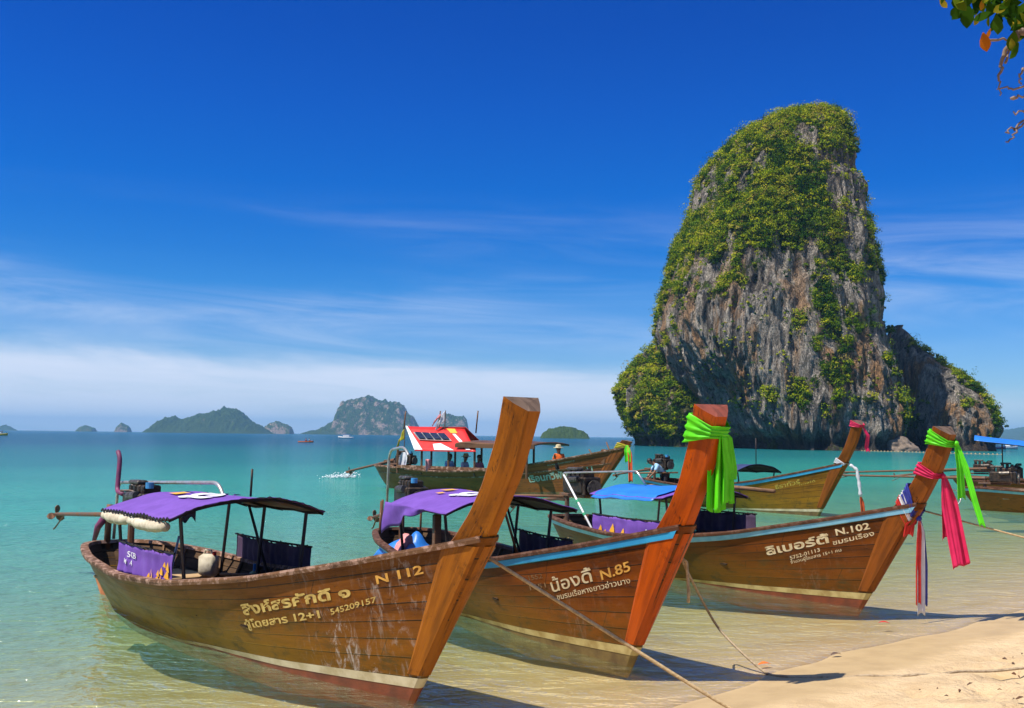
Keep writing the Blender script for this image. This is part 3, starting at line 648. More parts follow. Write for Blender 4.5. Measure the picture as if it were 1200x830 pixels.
def band(z0f, z1f, rows, off=0.0, smooth_v=None):
    """both hull sides between two height curves, plus the closing strip at the stern; UV = metres along, share of height"""
    mb = MB()
    for side in (-1, 1):
        R = []; uv = []
        for s in SS:
            a, b = float(z0f(s)), float(z1f(s))
            R.append([hp(s, a+(b-a)*k/rows, side, off) for k in range(rows+1)])
            uv += [(9.0*s+(0 if side < 0 else 20), k/rows) for k in range(rows+1)]
        if side > 0: R = [r[::-1] for r in R]; uv = [q for i in range(len(SS)) for q in uv[i*(rows+1):(i+1)*(rows+1)][::-1]]
        mb.loft(R, uv=uv)
    st = []; a, b = float(z0f(0)), float(z1f(0))
    for k in range(rows+1):
        p1 = hp(0, a+(b-a)*k/rows, -1, off); st.append([(p1[0], p1[1]*(1-q/2), p1[2]) for q in range(5)])
    mb.loft(st)
    bw = []
    for k in range(rows+1):
        z = float(z0f(1))+(float(z1f(1))-float(z0f(1)))*k/rows; p1 = hp(1, z, -1, off); bw.append([p1, (p1[0]+.03, p1[1]*.6, z), (p1[0]+.042, 0, z), (p1[0]+.03, -p1[1]*.6, z), (p1[0], -p1[1], z)])
    mb.loft(bw, uv=[(9.0, k/rows) for k in range(rows+1) for _ in range(5)])
    return mb

_TXT = {}
def text2d(body, bold=0.0):
    k = (body, bold)
    if k not in _TXT:
        c = bpy.data.curves.new('t', 'FONT'); c.body = body; c.resolution_u = 3; c.offset = bold
        o = bpy.data.objects.new('t', c); COL.objects.link(o); bpy.context.view_layer.update()
        me = o.to_mesh(); V = [(v.co.x, v.co.y) for v in me.vertices]; Fc = [tuple(p_.vertices) for p_ in me.polygons]
        o.to_mesh_clear(); bpy.data.objects.remove(o); bpy.data.curves.remove(c)
        x0 = min(v[0] for v in V); V = [(x-x0, y) for x, y in V]; _TXT[k] = (V, Fc, max(v[0] for v in V))
    return _TXT[k]
def hull_text(parent, body, s0, s1, b0, b1, height, mat, bold=0.012, side=-1, wob=0.0):
    """lettering on the hull: baseline from (s0, b0 below the sheer) to (s1, b1); height = metres per font unit"""
    V, Fc, wd_ = text2d(body, bold); P = []
    for x, y in V:
        t = x/wd_; s = s0+(s1-s0)*t; bl = b0+(b1-b0)*t; dz = y*height
        s -= dz*(s*.70)/8.4*.9
        z = float(sheer(s)[2])-bl+dz
        P.append(hp(s, min(z, float(sheer(s)[2])-.005), side, .006))
    mb = MB(); mb.add(P, Fc); return mb.build('hull_lettering', mat, parent)

def canopy_fn(x0, x1, hw, ze, zr, seed, sag=.03, slope=.03):
    def f(a, b):
        q = 2*b-1; X = x0+(x1-x0)*a; z = ze+(zr-ze)*(1-abs(q)**2.0)
        z += -sag*abs(math.sin(a*math.pi*3))*.5+.035*(float(vnoise(a*5+seed, b*6, seed))-.5)+slope*a-.02*abs(math.sin(b*math.pi*4))*math.sin(a*math.pi)
        return (X, hw*q, z)
    return f
def sheet(fn, nu, nv):
    mb = MB(); mb.loft([[fn(i/nu, j/nv) for j in range(nv+1)] for i in range(nu+1)]); return mb
def flat_text(fn, body, u0, u1, v0, v1, mat, parent, name='lettering', bold=0.02):
    """lettering laid on a surface fn(u, v): runs u0..u1 at baseline v0, top v1"""
    V, Fc, wd_ = text2d(body, bold); P = [fn(u0+(u1-u0)*x/wd_, v0+(v1-v0)*y/.72) for x, y in V]
    mb = MB(); mb.add(P, Fc); return mb.build(name, mat, parent)

def engine(root, x, z, s=1.0, yaw=0.0, cover=True):
    e = MB(); g = random.Random(int(x*100)+5)
    e.box((x, 0, z), (.62*s, .40*s, .30*s), None, .03)
    for k in range(4): e.box((x-.22*s+.145*s*k, 0, z+.19*s), (.10*s, .26*s, .14*s), None, .02)
    e.box((x+.34*s, 0, z-.02), (.10*s, .36*s, .34*s), None, .02)
    eo = e.build('engine_block', MT['engine'], root)
    a = MB(); a.cyl((x-.05, -.20*s, z+.10*s), (x+.25, -.20*s, z+.12*s), .065*s); a.cyl((x+.43*s, 0, z-.05), (x+.46*s, 0, z-.05), .15*s, 16)
    a.box((x-.1, .22*s, z+.08), (.26*s, .10*s, .14*s), None, .02); a.box((x-.12*s, -.05, z+.29*s), (.34*s, .16*s, .06*s), None, .02)
    a.build('alternator', MT['alloy'], eo)
    hs = MB()
    for k in range(7):
        p0 = Vector((x+g.uniform(-.3, .35)*s, g.uniform(-.22, .22)*s, z+g.uniform(-.1, .25)*s)); p2 = Vector((x+g.uniform(-.35, .4)*s, g.uniform(-.25, .25)*s, z+g.uniform(-.2, .2)*s))
        mid = (p0+p2)/2+Vector((g.uniform(-.1, .1), g.uniform(-.15, .15), g.uniform(.05, .2)))*s
        hs.tube([p0.lerp(mid, t).lerp(mid.lerp(p2, t), t) for t in (0, .25, .5, .75, 1)], .018*s, 6)
    hs.build('hose', MT['black_pipe'], eo)
    c = MB(); c.cyl((x+.30*s, -.05, z+.22*s), (x+.30*s, -.05, z+.30*s), .055*s, 14); c.build('air_filter', MT['hose_blue'] if cover else MT['engine'], eo)
    m = MB(); m.tube([(x-.45*s, 0, .2), (x-.45*s, 0, z-.05)], .05, 8); m.box((x-.2*s, 0, z-.20*s), (.85*s, .16, .06), None, .01); m.build('engine_mount', MT['rust'], root)
    return eo

def tail(root, p0, p1, rad=.035, prop=.12):
    t = MB(); p0, p1 = Vector(p0), Vector(p1); t.tube([p0, p0.lerp(p1, .35), p1], [rad*1.7, rad, rad*.8], 8)
    t.box(p0.lerp(p1, .12), (.42, .07, .11), (0, -(p1-p0).to_track_quat('X', 'Z').to_euler().y*0, 0), .01)
    ts = t.build('tail_shaft', MT['rust'], root)
    d = (p1-p0).normalized(); m = MB()
    for k in range(3):
        a = 2*math.pi*k/3+.4; u = d.orthogonal().normalized(); v = d.cross(u); r = u*math.cos(a)+v*math.sin(a); tt = d.cross(r)
        rows = []
        for q, (rr_, wd_) in enumerate([(.02, .02), (.35, .35), (.7, .42), (1, .18)]):
            c = p1+r*prop*rr_; rows.append([c+tt*wd_*prop*.8+d*prop*.25*(1-rr_*.4), c-tt*wd_*prop*.8-d*prop*.25*(1-rr_*.4)])
        m.loft(rows)
    m.ball(p1, prop*.22, 8, 6); m.build('propeller', MT['rust'], ts, solid=.012)
    sk = MB(); sk.tube([p0.lerp(p1, .86), p1+Vector((-.02, 0, -prop*1.5)), p1+Vector((-.10, 0, -prop*1.7))], .014, 6); sk.build('skeg_rod', MT['rust'], ts)
    return ts

def curtain(root, x0, x1, y, zt, zb, mat, seed, folds=14, amp=.018, texts=(), prints=(), let=None):
    sgn = -1 if y < 0 else 1
    def f(u, v):
        a = amp*(math.sin(u*folds*2*math.pi/2+2*float(vnoise(u*6, v*2, seed)))*(.4+.6*(1-v)))+.02*(float(vnoise(u*3, v*3, seed+2))-.5)
        return (x0+(x1-x0)*u, y+sgn*a, zb+(zt-zb)*v+.012*math.sin(u*22)*(v > .98)-.03*math.sin(u*math.pi)*v*.5)
    co = sheet(f, 60, 10).build('side_curtain', mat, root, True, .004)
    lif = lambda u, v: (lambda p_: (p_[0], p_[1]+sgn*.022, p_[2]))(f(u, v))
    for (body, u0, u1, v0, v1) in texts: flat_text(lif, body, u0, u1, v0, v1, MT['white'], co, 'curtain_lettering', .008)
    if prints:
        mb = MB()
        for (u, v, r) in prints:
            ru = r/abs(x1-x0); rv = r/abs(zt-zb)
            mb.add([lif(u+ru*math.cos(k*math.pi/3+.3)*(.7+.5*(k % 2)), v+rv*math.sin(k*math.pi/3+.3)*(.8+.6*(k % 2))) for k in range(6)], [tuple(range(6))])
        mb.build('yellow_flower_print', MT['yellow_print'], co)
    r = MB(); r.tube([(x0-.03, y, zt+.012), ((x0+x1)/2, y, zt-.004), (x1+.03, y, zt+.012)], .014, 6)
    for k in range(15):
        u = (k+.5)/15; q = f(u, 1); r.tube([(q[0], q[1]-.02, q[2]+.025), (q[0]+.02, q[1]+.02, q[2]-.02)], .008, 5)
    r.build('curtain_rail', MT['black_pipe'], co)
    return co

def prow(root, mats, tip=2.72, nose=.048):
    """stem timber: wedge section, proud of the planking below the sheer and free above it"""
    mb = MB(); cut = min(1.0, (tip-1.2)/(2.72-1.2)); n = 30; rows = []
    bz = [1.15, 1.3, 1.5, 1.75, 2.0, 2.4, 2.72]; bx = [7.9, 8.14, 8.43, 8.66, 8.83, 9.03, 9.13]; bh = [.15, .155, .15, .148, .152, .172, .19]
    bzs = _sm(bz, bx); bhs = _sm(bz, bh)
    uv = []
    for i in range(n+1):
        t = i/n*cut; zb = 1.15+t*1.57; zf = 1.15+t*1.45; xb = float(np.interp(zb, *bzs)); hb = float(np.interp(zb, *bhs)); xf = float(fx(zf))+.025; nf = nose+.02*t
        wav = .006*math.sin(zf*9)
        sec = [(xb, -hb*.93, zb), (xb+.02, -hb, zb), (xb*.52+xf*.48, -(hb*.55+nf*.47)-.006+wav*.3, zb*.52+zf*.48), (xf-.012, -nf, zf), (xf, -nf*.8, zf)]
        sec = sec+[(x, -y, z) for x, y, z in sec[::-1]]
        rows.append(sec); uv += [(zb*1.2, k*.13) for k in range(10)]
    mb.cur = 0; mb.loft(rows, True, uv=uv); mb.cur = 1
    tp = rows[-1]; cz = (sum(p_[0] for p_ in tp)/10, 0, sum(p_[2] for p_ in tp)/10+.012)
    mb.add(tp+[cz], [(k, (k+1) % 10, 10) for k in range(10)], uv=[(p_[0]*3, p_[1]*3) for p_ in tp+[cz]]); mb.cur = 0
    for side in (-1, 1):
        rows = []; uv = []
        for i in range(25):
            z = .255+i/24*1.215; wd_ = (.13+.25*max(z, 0)/1.5)/9.0; zz = lambda s: min(z, float(sheer(s)[2])-.004)
            r = []
            for k in range(6):
                s = 1-wd_*(1-k/5); r.append(hp(s, zz(s), side, -.004 if k == 0 else .014))
            xf = float(fx(z))+.04; r.append((xf-.012, side*.045, z)); r.append((xf+.008, side*.030, z)); r.append((xf+.012, 0, z))
            rows.append(r if side < 0 else r[::-1]); q = [(z*1.15, k*.09) for k in range(9)]; uv += q if side < 0 else q[::-1]
        mb.loft(rows, uv=uv)
    return mb.build('prow', mats, root)

def prow_section(z, grow=.012):
    """outline round the prow at height z (counter-clockwise from above) for things tied to it; z of the front edge sits a little lower"""
    bz = [1.15, 1.3, 1.5, 1.75, 2.0, 2.4, 2.72]; bx = [7.9, 8.14, 8.43, 8.66, 8.83, 9.03, 9.13]; bh = [.15, .155, .15, .148, .152, .172, .19]
    xb = float(np.interp(z, bz, bx)); hb = float(np.interp(z, bz, bh))+grow; xf = float(fx(z-.05))+.03+grow; nf = .075+grow
    return [(xb-grow, hb), (xb-grow, -hb), (xb*.5+xf*.5, -(hb+nf)/2), (xf, -nf), (xf, nf), (xb*.5+xf*.5, (hb+nf)/2)]

BOATS = {}
def longtail(key, loc, rz, label, scale=1.0, hull='hull_brown', prw='prow_brown', end='endgrain', rail='rail_worn', strake=None, stripe='cream_paint', bottom='red_paint', tip=2.72, group='longtail boats moored off the beach', wide=1.0, far=False):
    b = tag(empty('longtail_boat', (loc[0], loc[1], 0), rz, scale), label, 'boat', group); BOATS[key] = b
    st0, st1 = (lambda s: stripe_z(s, wide)[0]), (lambda s: stripe_z(s, wide)[1])
    ho = band(st1, lambda s: sheer(s)[2], 14).build('hull', MT[hull], b, True)
    band(st0, st1, 2, .004).build('waterline_stripe', MT[stripe], b, True)
    band(keel, st0, 7).build('bottom_paint', MT[bottom], b, True)
    # inner skin down to the floor
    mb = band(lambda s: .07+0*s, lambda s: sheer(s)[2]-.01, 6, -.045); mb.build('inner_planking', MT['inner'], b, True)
    # gunwale cap all round
    path = [hp(s, float(sheer(s)[2]), -1, 0) for s in SS[::-1]]; arc = []
    p0 = path[-1]
    path += [hp(s, float(sheer(s)[2]), 1, 0) for s in SS]
    rows = []; uv = []; N = len(path); dist = 0
    for i, p_ in enumerate(path):
        a, c = Vector(path[max(i-1, 0)]), Vector(path[min(i+1, N-1)]); t = (c-a); t.z = 0; t.normalize(); n_ = Vector((t.y, -t.x, 0))
        if i: dist += (Vector(p_)-Vector(path[i-1])).length
        q = Vector(p_)
        if i == 0: q += Vector((-.02, .02, 0))
        if i == N-1: q += Vector((-.02, -.02, 0))
        sg = -1.0
        rows.append([q-n_*.022*sg*-1+Vector((0, 0, -.045)), q-n_*.03*sg*-1+Vector((0, 0, -.012)), q-n_*.026*sg*-1+Vector((0, 0, .010)), q+n_*.075*sg*-1+Vector((0, 0, .014)), q+n_*.09*sg*-1+Vector((0, 0, -.03))])
        uv += [(dist, k*.05) for k in range(5)]
    g = MB(); g.loft(rows, True, True, uv=uv); g.build('gunwale', MT[rail], b)
    if strake:
        g = MB()
        for side in (-1, 1):
            rows = []
            for s in SS:
                z = float(sheer(s)[2]); p1 = hp(s, z-.048, side, .0); p2 = hp(s, z-.135, side, 0)
                rows.append([(p1[0], p1[1], p1[2]), (p1[0], p1[1]+side*.024, p1[2]-.006), (p2[0], p2[1]+side*.024, p2[2]+.006), p2][::side])
            g.loft(rows)
        g.build('rub_strake', MT[strake], b)
    prow(b, [MT[prw], MT[end]], tip)
    # floor, foredeck, benches
    f = MB(); rows = []
    for s in np.linspace(.06, .97, 40):
        y = max(float(hullp(s, .085)[1])-.05, .03); x = float(hullp(s, .085)[0]); rows.append([(x, -y, .085), (x, 0, .085), (x, y, .085)])
    f.loft(rows); f.build('floor_boards', MT['inner'], b)
    f = MB(); rows = []
    for s in np.linspace(.76, .985, 14):
        z = float(sheer(s)[2])-.13; y = max(float(hullp(s, z)[1])-.05, .02); x = float(hullp(s, z)[0]); rows.append([(x, -y, z), (x, 0, z+.02), (x, y, z)])
    f.loft(rows); f.build('foredeck', MT['rail_dark'], b)
    if not far:
        for k, x in enumerate((2.75, 3.6, 4.45, 5.4)):
            s = (x+.3)/9.0; y = float(hullp(s, .40)[1])-.05; MB().box((x, 0, .40), (.26, 2*y, .035), None, .008).build('bench', MT['bench'] if k == 0 else MT['inner'], b)
        s = .21; y = float(hullp(s, .42)[1])-.06; MB().box((1.55, 0, .43), (.95, 2*y, .035), None, .008).build('stern_platform', MT['bench'], b)
        for k in range(13):
            s = .10+.055*k; zt = float(sheer(s)[2])-.04; pts = []
            for z in np.linspace(zt, .10, 5): pts.append(hp(s, z, -1, -.065))
            for z in np.linspace(.10, zt, 5): pts.append(hp(s, z, 1, -.065))
            r = MB(); r.tube(pts, .024, 4); r.build('rib', MT['rib'], b)
    return b, ho

def canopy_set(b, x0=2.3, x1=4.42, hw=.97, ze=1.43, zr=1.62, seed=1.0, top='purple', under='canopy_under', prints=True, posts=None, lash=True, logo='SCB', slope=.03):
    fn = canopy_fn(x0, x1, hw, ze, zr, seed, .03, slope)
    co = sheet(fn, 24, 24).build('canopy', [MT[under], MT[top]], b, True, .012, 0)
    # top and lining are two materials of one cloth
    md = co.modifiers['solid']; md.offset = 1; md.material_offset = 0
    for p_ in co.data.polygons: p_.material_index = 1
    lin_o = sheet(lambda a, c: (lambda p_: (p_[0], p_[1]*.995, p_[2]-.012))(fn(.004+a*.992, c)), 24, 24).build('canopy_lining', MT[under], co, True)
    if prints:
        lif = lambda u, v: (lambda p_: (p_[0], p_[1], p_[2]+.02))(fn(u, v))
        flat_text(lambda u, v: lif(v, 1-u), logo, .42, .72, .74, .40, MT['white'], co, 'canopy_lettering', .04)
        mb = MB()
        for (u, v, r) in [(.16, .44, .13), (.30, .30, .07), (.15, .62, .06)]:
            mb.add([lif(u+r*.5*math.cos(k*math.pi/4)*(.75+.4*(k % 2)), v+r*.5*math.sin(k*math.pi/4)*(.75+.4*(k % 2))) for k in range(8)], [tuple(range(8))])
        mb.build('yellow_flower_print', MT['yellow_print'], co)
    for a in (0.02, .5, .98):
        mb = MB(); mb.tube([(lambda p_: (p_[0], p_[1], p_[2]-.03))(fn(a, j/12)) for j in range(13)], .016, 6); mb.build('canopy_bow', MT['black_pipe'], b)
    for y in (-hw+.03, hw-.03):
        mb = MB(); q = 0 if y < 0 else 1; mb.tube([(lambda p_: (p_[0], y, p_[2]-.03))(fn(a/6, .02 if q == 0 else .98)) for a in range(7)], .016, 6); mb.build('canopy_rail', MT['black_pipe'], b)
    for (x, y) in posts or [(2.35, -.9), (4.32, -.9), (2.2, .9), (3.15, .9), (4.25, .9)]:
        s = (x+.3)/9.05; top_z = fn((x-x0)/(x1-x0), .5+y/hw/2)[2]-.02; zb = float(sheer(s)[2])-.32
        mb = MB(); yb = math.copysign(min(abs(y), float(hullp(s, zb)[1])-.05), y); mb.tube([(x, yb, zb), (x, math.copysign(min(abs(y), abs(yb)+.10), y), top_z)], .022, 7); mb.build('canopy_post', MT['black_pipe'], b)
    mb = MB(); mb.tube([(2.62, .86, fn(.1, .95)[2]-.03), (3.35, .80, .55)], .02, 6); mb.build('canopy_brace', MT['black_pipe'], b)
    if lash:
        mb = MB(); n = 44; pts = []
        for k in range(n+1):
            p_ = fn(k/n, 0); pts.append((p_[0], p_[1]-.016, p_[2]+(.010 if k % 2 else random.uniform(-.03, -.012))))
        mb.tube(pts, .010, 4)
        pts = []
        for k in range(n+1):
            p_ = fn(1, k/n); pts.append((p_[0]+.012, p_[1], p_[2]+random.uniform(-.018, .006)))
        mb.tube(pts, .007, 4); mb.build('lashing', MT['black_pipe'], co)
    return fn, co

def tubeob(name, parent, mat, pts, r, n=8):
    return MB().tube(pts, r, n).build(name, MT[mat], parent, True)
def arcpts(ps, r=.12, k=5):
    """polyline with rounded corners"""
    ps = [Vector(p_) for p_ in ps]; o = [ps[0]]
    for i in range(1, len(ps)-1):
        a = ps[i]+(ps[i-1]-ps[i]).normalized()*r; c = ps[i]+(ps[i+1]-ps[i]).normalized()*r
        for q in range(k+1): t = q/k; o.append(a.lerp(ps[i], t).lerp(ps[i].lerp(c, t), t))
    return o+[ps[-1]]

FLW = [(.60, .14, .035), (.68, .18, .035), (.66, .32, .03), (.75, .10, .04), (.76, .30, .035), (.83, .16, .04), (.84, .40, .04), (.91, .30, .05), (.93, .55, .055), (.95, .12, .04), (.88, .62, .03)]
# ---- boat 1: nearest, worn rails, N 112
b1, h1 = longtail(1, (-5.883, 15.362), -.861, 'nearest brown longtail boat with worn rail and gold N 112 lettering')
fn1, c1 = canopy_set(b1, seed=1.0)
curtain(b1, 2.62, 4.28, -.86, 1.04, .68, MT['purple'], 3.0, 12, .016, [('SCB', .20, .36, .60, .80), ('M A', .12, .32, .36, .52)], FLW)
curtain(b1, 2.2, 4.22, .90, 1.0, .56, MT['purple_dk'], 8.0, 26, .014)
r_ = MB()
for k, (xa, xb) in enumerate(((2.32, 3.2), (3.2, 4.25))):
    n = 12; r_.tube([(xa+(xb-xa)*q/n, -.95+.01*math.sin(q*1.3), 1.355-.02*math.sin(math.pi*q/n)-.01*(k)) for q in range(n+1)], [.03+.040*math.sin(math.pi*min(max(q/n, .06), .94))**.35*(1+.10*math.sin(q*2.1+k)) for q in range(n+1)], 10)
r_.build('rolled_awning', MT['cream_cloth'], b1, True)
engine(b1, 1.15, 1.40)
tail(b1, (.55, 0, 1.20), (-2.7, 0, 1.0), .035, .15)
tubeob('engine_post', b1, 'rust', [(-.25, 0, .62), (-.22, 0, 1.12), (-.24, .02, 1.30)], .05)
tubeob('support_rail', b1, 'steel', arcpts([(-.12, .05, .80), (-.02, .05, 1.64), (3.42, .05, 1.78), (3.6, .05, 1.56)], .16), .024)
tubeob('exhaust_pipe', b1, 'wine_pipe', arcpts([(.6, -.1, 1.5), (.22, -.05, 1.52), (.15, 0, 2.02), (.05, 0, 2.10)], .10), .035)
tubeob('tail_wrap', b1, 'wine_pipe', [(-.15, -.05, 1.16), (-.38, -.10, .96), (-.52, -.10, .74)], [.06, .05, .03])
tubeob('antenna', b1, 'black_pipe', [(4.38, 0, 1.66), (4.40, 0, 1.98)], .014, 6)
MB().add([(.42, -.035, .02), (-.30, -.035, .30), (-.42, -.035, .24), (.20, -.035, -.30), (.62, -.035, -.3)], [(0, 1, 2, 3, 4)]).build('rudder', MT['rudder'], b1, solid=-.07)
hull_text(h1, 'สิงห์สรศักดิ์ ๑', .690, .868, .405, .365, .158, MT['gold'], .034)
hull_text(h1, 'ผู้โดยสาร 12+1', .690, .829, .55, .545, .112, MT['gold'], .026)
hull_text(h1, '545209157', .845, .906, .53, .47, .085, MT['gold'], .016)
hull_text(h1, 'N 112', .898, .952, .285, .255, .125, MT['orange_let'], .024)
# things lying in boat 1
def at1(b, x, y, z): return b.matrix_world @ Vector((x, y, z))
bpy.context.view_layer.update()
def float_bottle(b, x, y, z, label):
    t = tag(empty('fishing_float', at1(b, x, y, z)), label, 'float')
    m = MB(); m.ball((0, 0, .10), .085, 12, 8); m.build('ball', MT['glass_green'], t, True); MB().tube([(0, 0, .17), (0, 0, .27)], [.025, .02], 8).build('neck', MT['hose_blue'], t)
float_bottle(b1, 3.0, .78, .42, 'small pale green round float with a blue neck inside the nearest boat')
def rope_coil(b, x, y, z, r, label, mat='rope', turns=5):
    pts = []
    for k in range(turns*16+1):
        a = 2*math.pi*k/16; rr_ = r*(.75+.25*math.sin(k*.37)); pts.append((rr_*math.cos(a), rr_*math.sin(a)*.8, .02+.022*k/16+.015*math.sin(k*.9)))
    o = tubeob('rope_coil', None, mat, pts, .014, 6); o.location = at1(b, x, y, z); return tag(o, label, 'rope')
rope_coil(b1, 3.55, .55, .425, .16, 'loose coil of tan rope lying on a bench in the nearest boat')
def rag(b, x, y, z, mat, label, w_=.14, l_=.22, name='rag'):
    f = lambda u, v: (w_*(u-.5), .03*math.sin(u*9)*(1-v)+.01, -l_*v*(1+.15*math.sin(u*7)))
    o = sheet(f, 10, 6).build(name, MT[mat], None, True, .006); o.location = at1(b, x, y, z); o.rotation_euler = (0, 0, b.rotation_euler.z+1.2); return tag(o, label, 'cloth')
rag(b1, 3.25, -.25, 1.58, 'navy', 'dark cloth hanging from the canopy frame of the nearest boat', .16, .26)
def sandbag(b, x, y, z, label):
    o = MB().ball((0, 0, .07), (.14, .09, .08), 12, 8).build('bundle', MT['rib'], None, True); o.location = at1(b, x, y, z); return tag(o, label, 'bundle')

def jerrycan(b, x, y, z, mat, label):
    t = tag(empty('jerrycan', at1(b, x, y, z), b.rotation_euler.z+.4), label, 'jerrycan'); MB().box((0, 0, .15), (.26, .16, .30), None, .04).build('can', MT[mat], t, True)
    MB().tube([(-.08, 0, .30), (-.06, 0, .35), (.04, 0, .35), (.06, 0, .30)], .014, 6).build('handle', MT[mat], t); MB().cyl((.10, 0, .29), (.10, 0, .335), .026).build('cap', MT['red_cloth'], t)
def crate(b, x, y, z, mat, label):
    t = tag(empty('plastic_crate', at1(b, x, y, z), b.rotation_euler.z+.15), label, 'crate'); m = MB(); m.box((0, 0, .02), (.44, .32, .03))
    for s in (-1, 1):
        for k in range(4): m.box((s*.21, 0, .06+.07*k), (.02, .32, .045)); m.box((0, s*.15, .06+.07*k), (.40, .02, .045))
        m.box((s*.2, .14, .16), (.03, .03, .30)); m.box((s*.2, -.14, .16), (.03, .03, .30))
    m.build('basket', MT[mat], t)
jerrycan(b1, 2.1, .55, .45, 'cream_cloth', 'cream jerrycan with a red cap on the stern boards of the nearest boat')
crate(b1, 1.75, -.1, .45, 'navy', 'dark blue plastic crate on the stern boards of the nearest boat')
tubeob('boat_pole', b1, 'rib', [(2.5, .55, .52), (5.4, .45, .80)], .022); tubeob('boat_pole', b1, 'steel', [(2.9, -.35, .46), (2.5, -.05, 1.05)], .016)

# ---- boat 2: bright orange prow, blue strake, N.85
b2, h2 = longtail(2, (-1.941, 18.009), -1.139, 'varnished red brown longtail boat with bright orange prow and blue strake, lettered N.85', hull='hull_red', prw='prow_orange', end='endgrain_red', rail='rail_dark', strake='blue_paint', stripe='ochre_paint', bottom='slime')
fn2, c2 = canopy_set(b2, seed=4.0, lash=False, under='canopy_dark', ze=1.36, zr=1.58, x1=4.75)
tubeob('stern_pole', b2, 'rib', [(.15, .35, .6), (.0, .42, 1.55)], .02); tubeob('canopy_spar', b2, 'rib', [(2.1, -.2, 1.50), (5.2, .5, 1.62)], .018)
tubeob('boat_pole', b2, 'rib', [(4.3, .3, .7), (5.0, -.35, 1.75)], .018)
def drape2(u, v):
    x = 2.35+1.7*u; d_ = (.42*(1-u)**1.5+.05)*v
    return (x-.05*math.sin(v*3), -.99-.05*math.sin(u*9+v*2)*v-.02, 1.40-d_+.03*math.sin(u*14)*v)
sheet(drape2, 26, 8).build('canopy_flap', MT['purple'], c2, True, .006)
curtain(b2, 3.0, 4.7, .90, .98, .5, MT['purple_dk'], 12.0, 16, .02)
engine(b2, .62, 1.38, 1.0); tail(b2, (.1, 0, 1.12), (-1.45, 0, .86), .035, .13)
tubeob('support_rail', b2, 'steel', arcpts([(-.40, -.1, .75), (-.30, -.1, 2.12), (.55, -.1, 2.20), (.75, -.1, 2.05)], .22), .024)
for x, y, z in ((-.05, -.3, .7), (.35, -.45, .7)): tubeob('stern_strut', b2, 'brown_post', [(x, y, z), (x-.25, y+.1, z+.55)], .022)
MB().box((3.95, -.78, .95), (.10, .10, .75), None, .015).build('timber_post', MT['brown_post'], b2)
hull_text(h2, 'น้องดี้', .826, .898, .535, .47, .215, MT['cream_let'], .012)
hull_text(h2, 'N.85', .912, .954, .475, .415, .165, MT['orange_let'], .018)
hull_text(h2, 'ชมรมเรือหางยาวอ่าวนาง', .838, .960, .635, .56, .095, MT['cream_let'], .006)
hull_text(h2, '1552', .775, .803, .35, .345, .085, MT['faded_let'], .01); hull_text(h2, '1551', .778, .812, .475, .465, .085, MT['faded_let'], .01)
def tarp_heap(b, x, y, z, mat, label, sx, sy, sz, seed, name):
    f = lambda u, v: (sx*(u-.5), sy*(v-.5), sz*(1-(2*u-1)**2)**.5*(1-(2*v-1)**2)**.5*(.5+.9*float(vnoise(u*5+seed, v*5, seed))))
    o = sheet(f, 24, 24).build(name, MT[mat], None, True, .008); o.location = at1(b, x, y, z); o.rotation_euler = (0, 0, b.rotation_euler.z); return tag(o, label, 'cloth')
tarp_heap(b2, 1.9, -.45, .45, 'blue_tarp', 'crumpled blue tarpaulin in the stern of the orange prowed boat', 1.3, .8, .34, 2.0, 'tarpaulin')
def towel(b, x, y, z, mat, label):
    f = lambda u, v: (.34*(u-.5), -.26*(v-.25), .20-.34*max(v-.3, 0)+.10*(float(vnoise(u*6, v*6, 4.0))-.5)-.1*(2*u-1)**2)
    o = sheet(f, 16, 16).build('towel', MT[mat], None, True, .01); o.location = at1(b, x, y, z); o.rotation_euler = (0, 0, b.rotation_euler.z); return tag(o, label, 'towel')
towel(b2, 2.2, -.62, .68, 'coral_cloth', 'coral pink towel draped over the blue tarpaulin in the orange prowed boat')

# ---- boat 3: nearest to the beach on the right, N.102
b3, h3 = longtail(3, (1.128, 21.577), -1.036, 'dark brown longtail boat lettered N.102 with pale blue strake, nearest the right edge', hull='hull_umber', prw='prow_umber', end='endgrain', rail='rail_dark', strake='pale_blue_paint', stripe='ochre_paint', bottom='red_paint', tip=2.60)
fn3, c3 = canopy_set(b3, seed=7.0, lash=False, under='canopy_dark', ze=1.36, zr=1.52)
sheet(lambda u, v: (lambda p_: (p_[0], p_[1]-.02*math.sin(v*3), p_[2]+.022-.10*max(.25-v, 0)*2*(1 if v < .12 else 0)))(fn3(.06+.84*u, -.03+.50*v)), 20, 14).build('tarpaulin_cover', MT['blue_tarp'], c3, True, .006)
curtain(b3, 2.25, 4.32, -.85, .97, .62, MT['purple'], 21.0, 12, .016, [('SCB', .76, .90, .34, .60)], [(.12, .3, .06), (.30, .35, .085), (.45, .28, .06), (.2, .15, .05)])
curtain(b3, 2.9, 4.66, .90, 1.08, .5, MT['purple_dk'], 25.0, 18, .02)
engine(b3, .60, 1.42, 1.1, cover=False); tail(b3, (.1, 0, 1.15), (-2.2, 0, .85), .035, .13)
tubeob('support_rail', b3, 'steel', arcpts([(.45, -.3, 1.58), (.42, -.3, 1.66), (2.85, -.3, 1.78), (3.1, -.3, 1.56)], .05), .019)
sr = tubeob('support_strut', b3, 'white', [(2.1, -.72, .60), (.43, -.3, 1.62)], .021)
for t in (.30, .52): MB().tube([Vector((2.1, -.72, .60)).lerp(Vector((.42, -.3, 1.62)), t-.02), Vector((2.1, -.72, .60)).lerp(Vector((.42, -.3, 1.62)), t+.02)], .030, 8).build('tape_band', plain('green_tape', (.02, .3, .13)), sr)
tubeob('canopy_spar', b3, 'rib', [(3.9, .75, 1.55), (5.3, .72, 1.52)], .035)
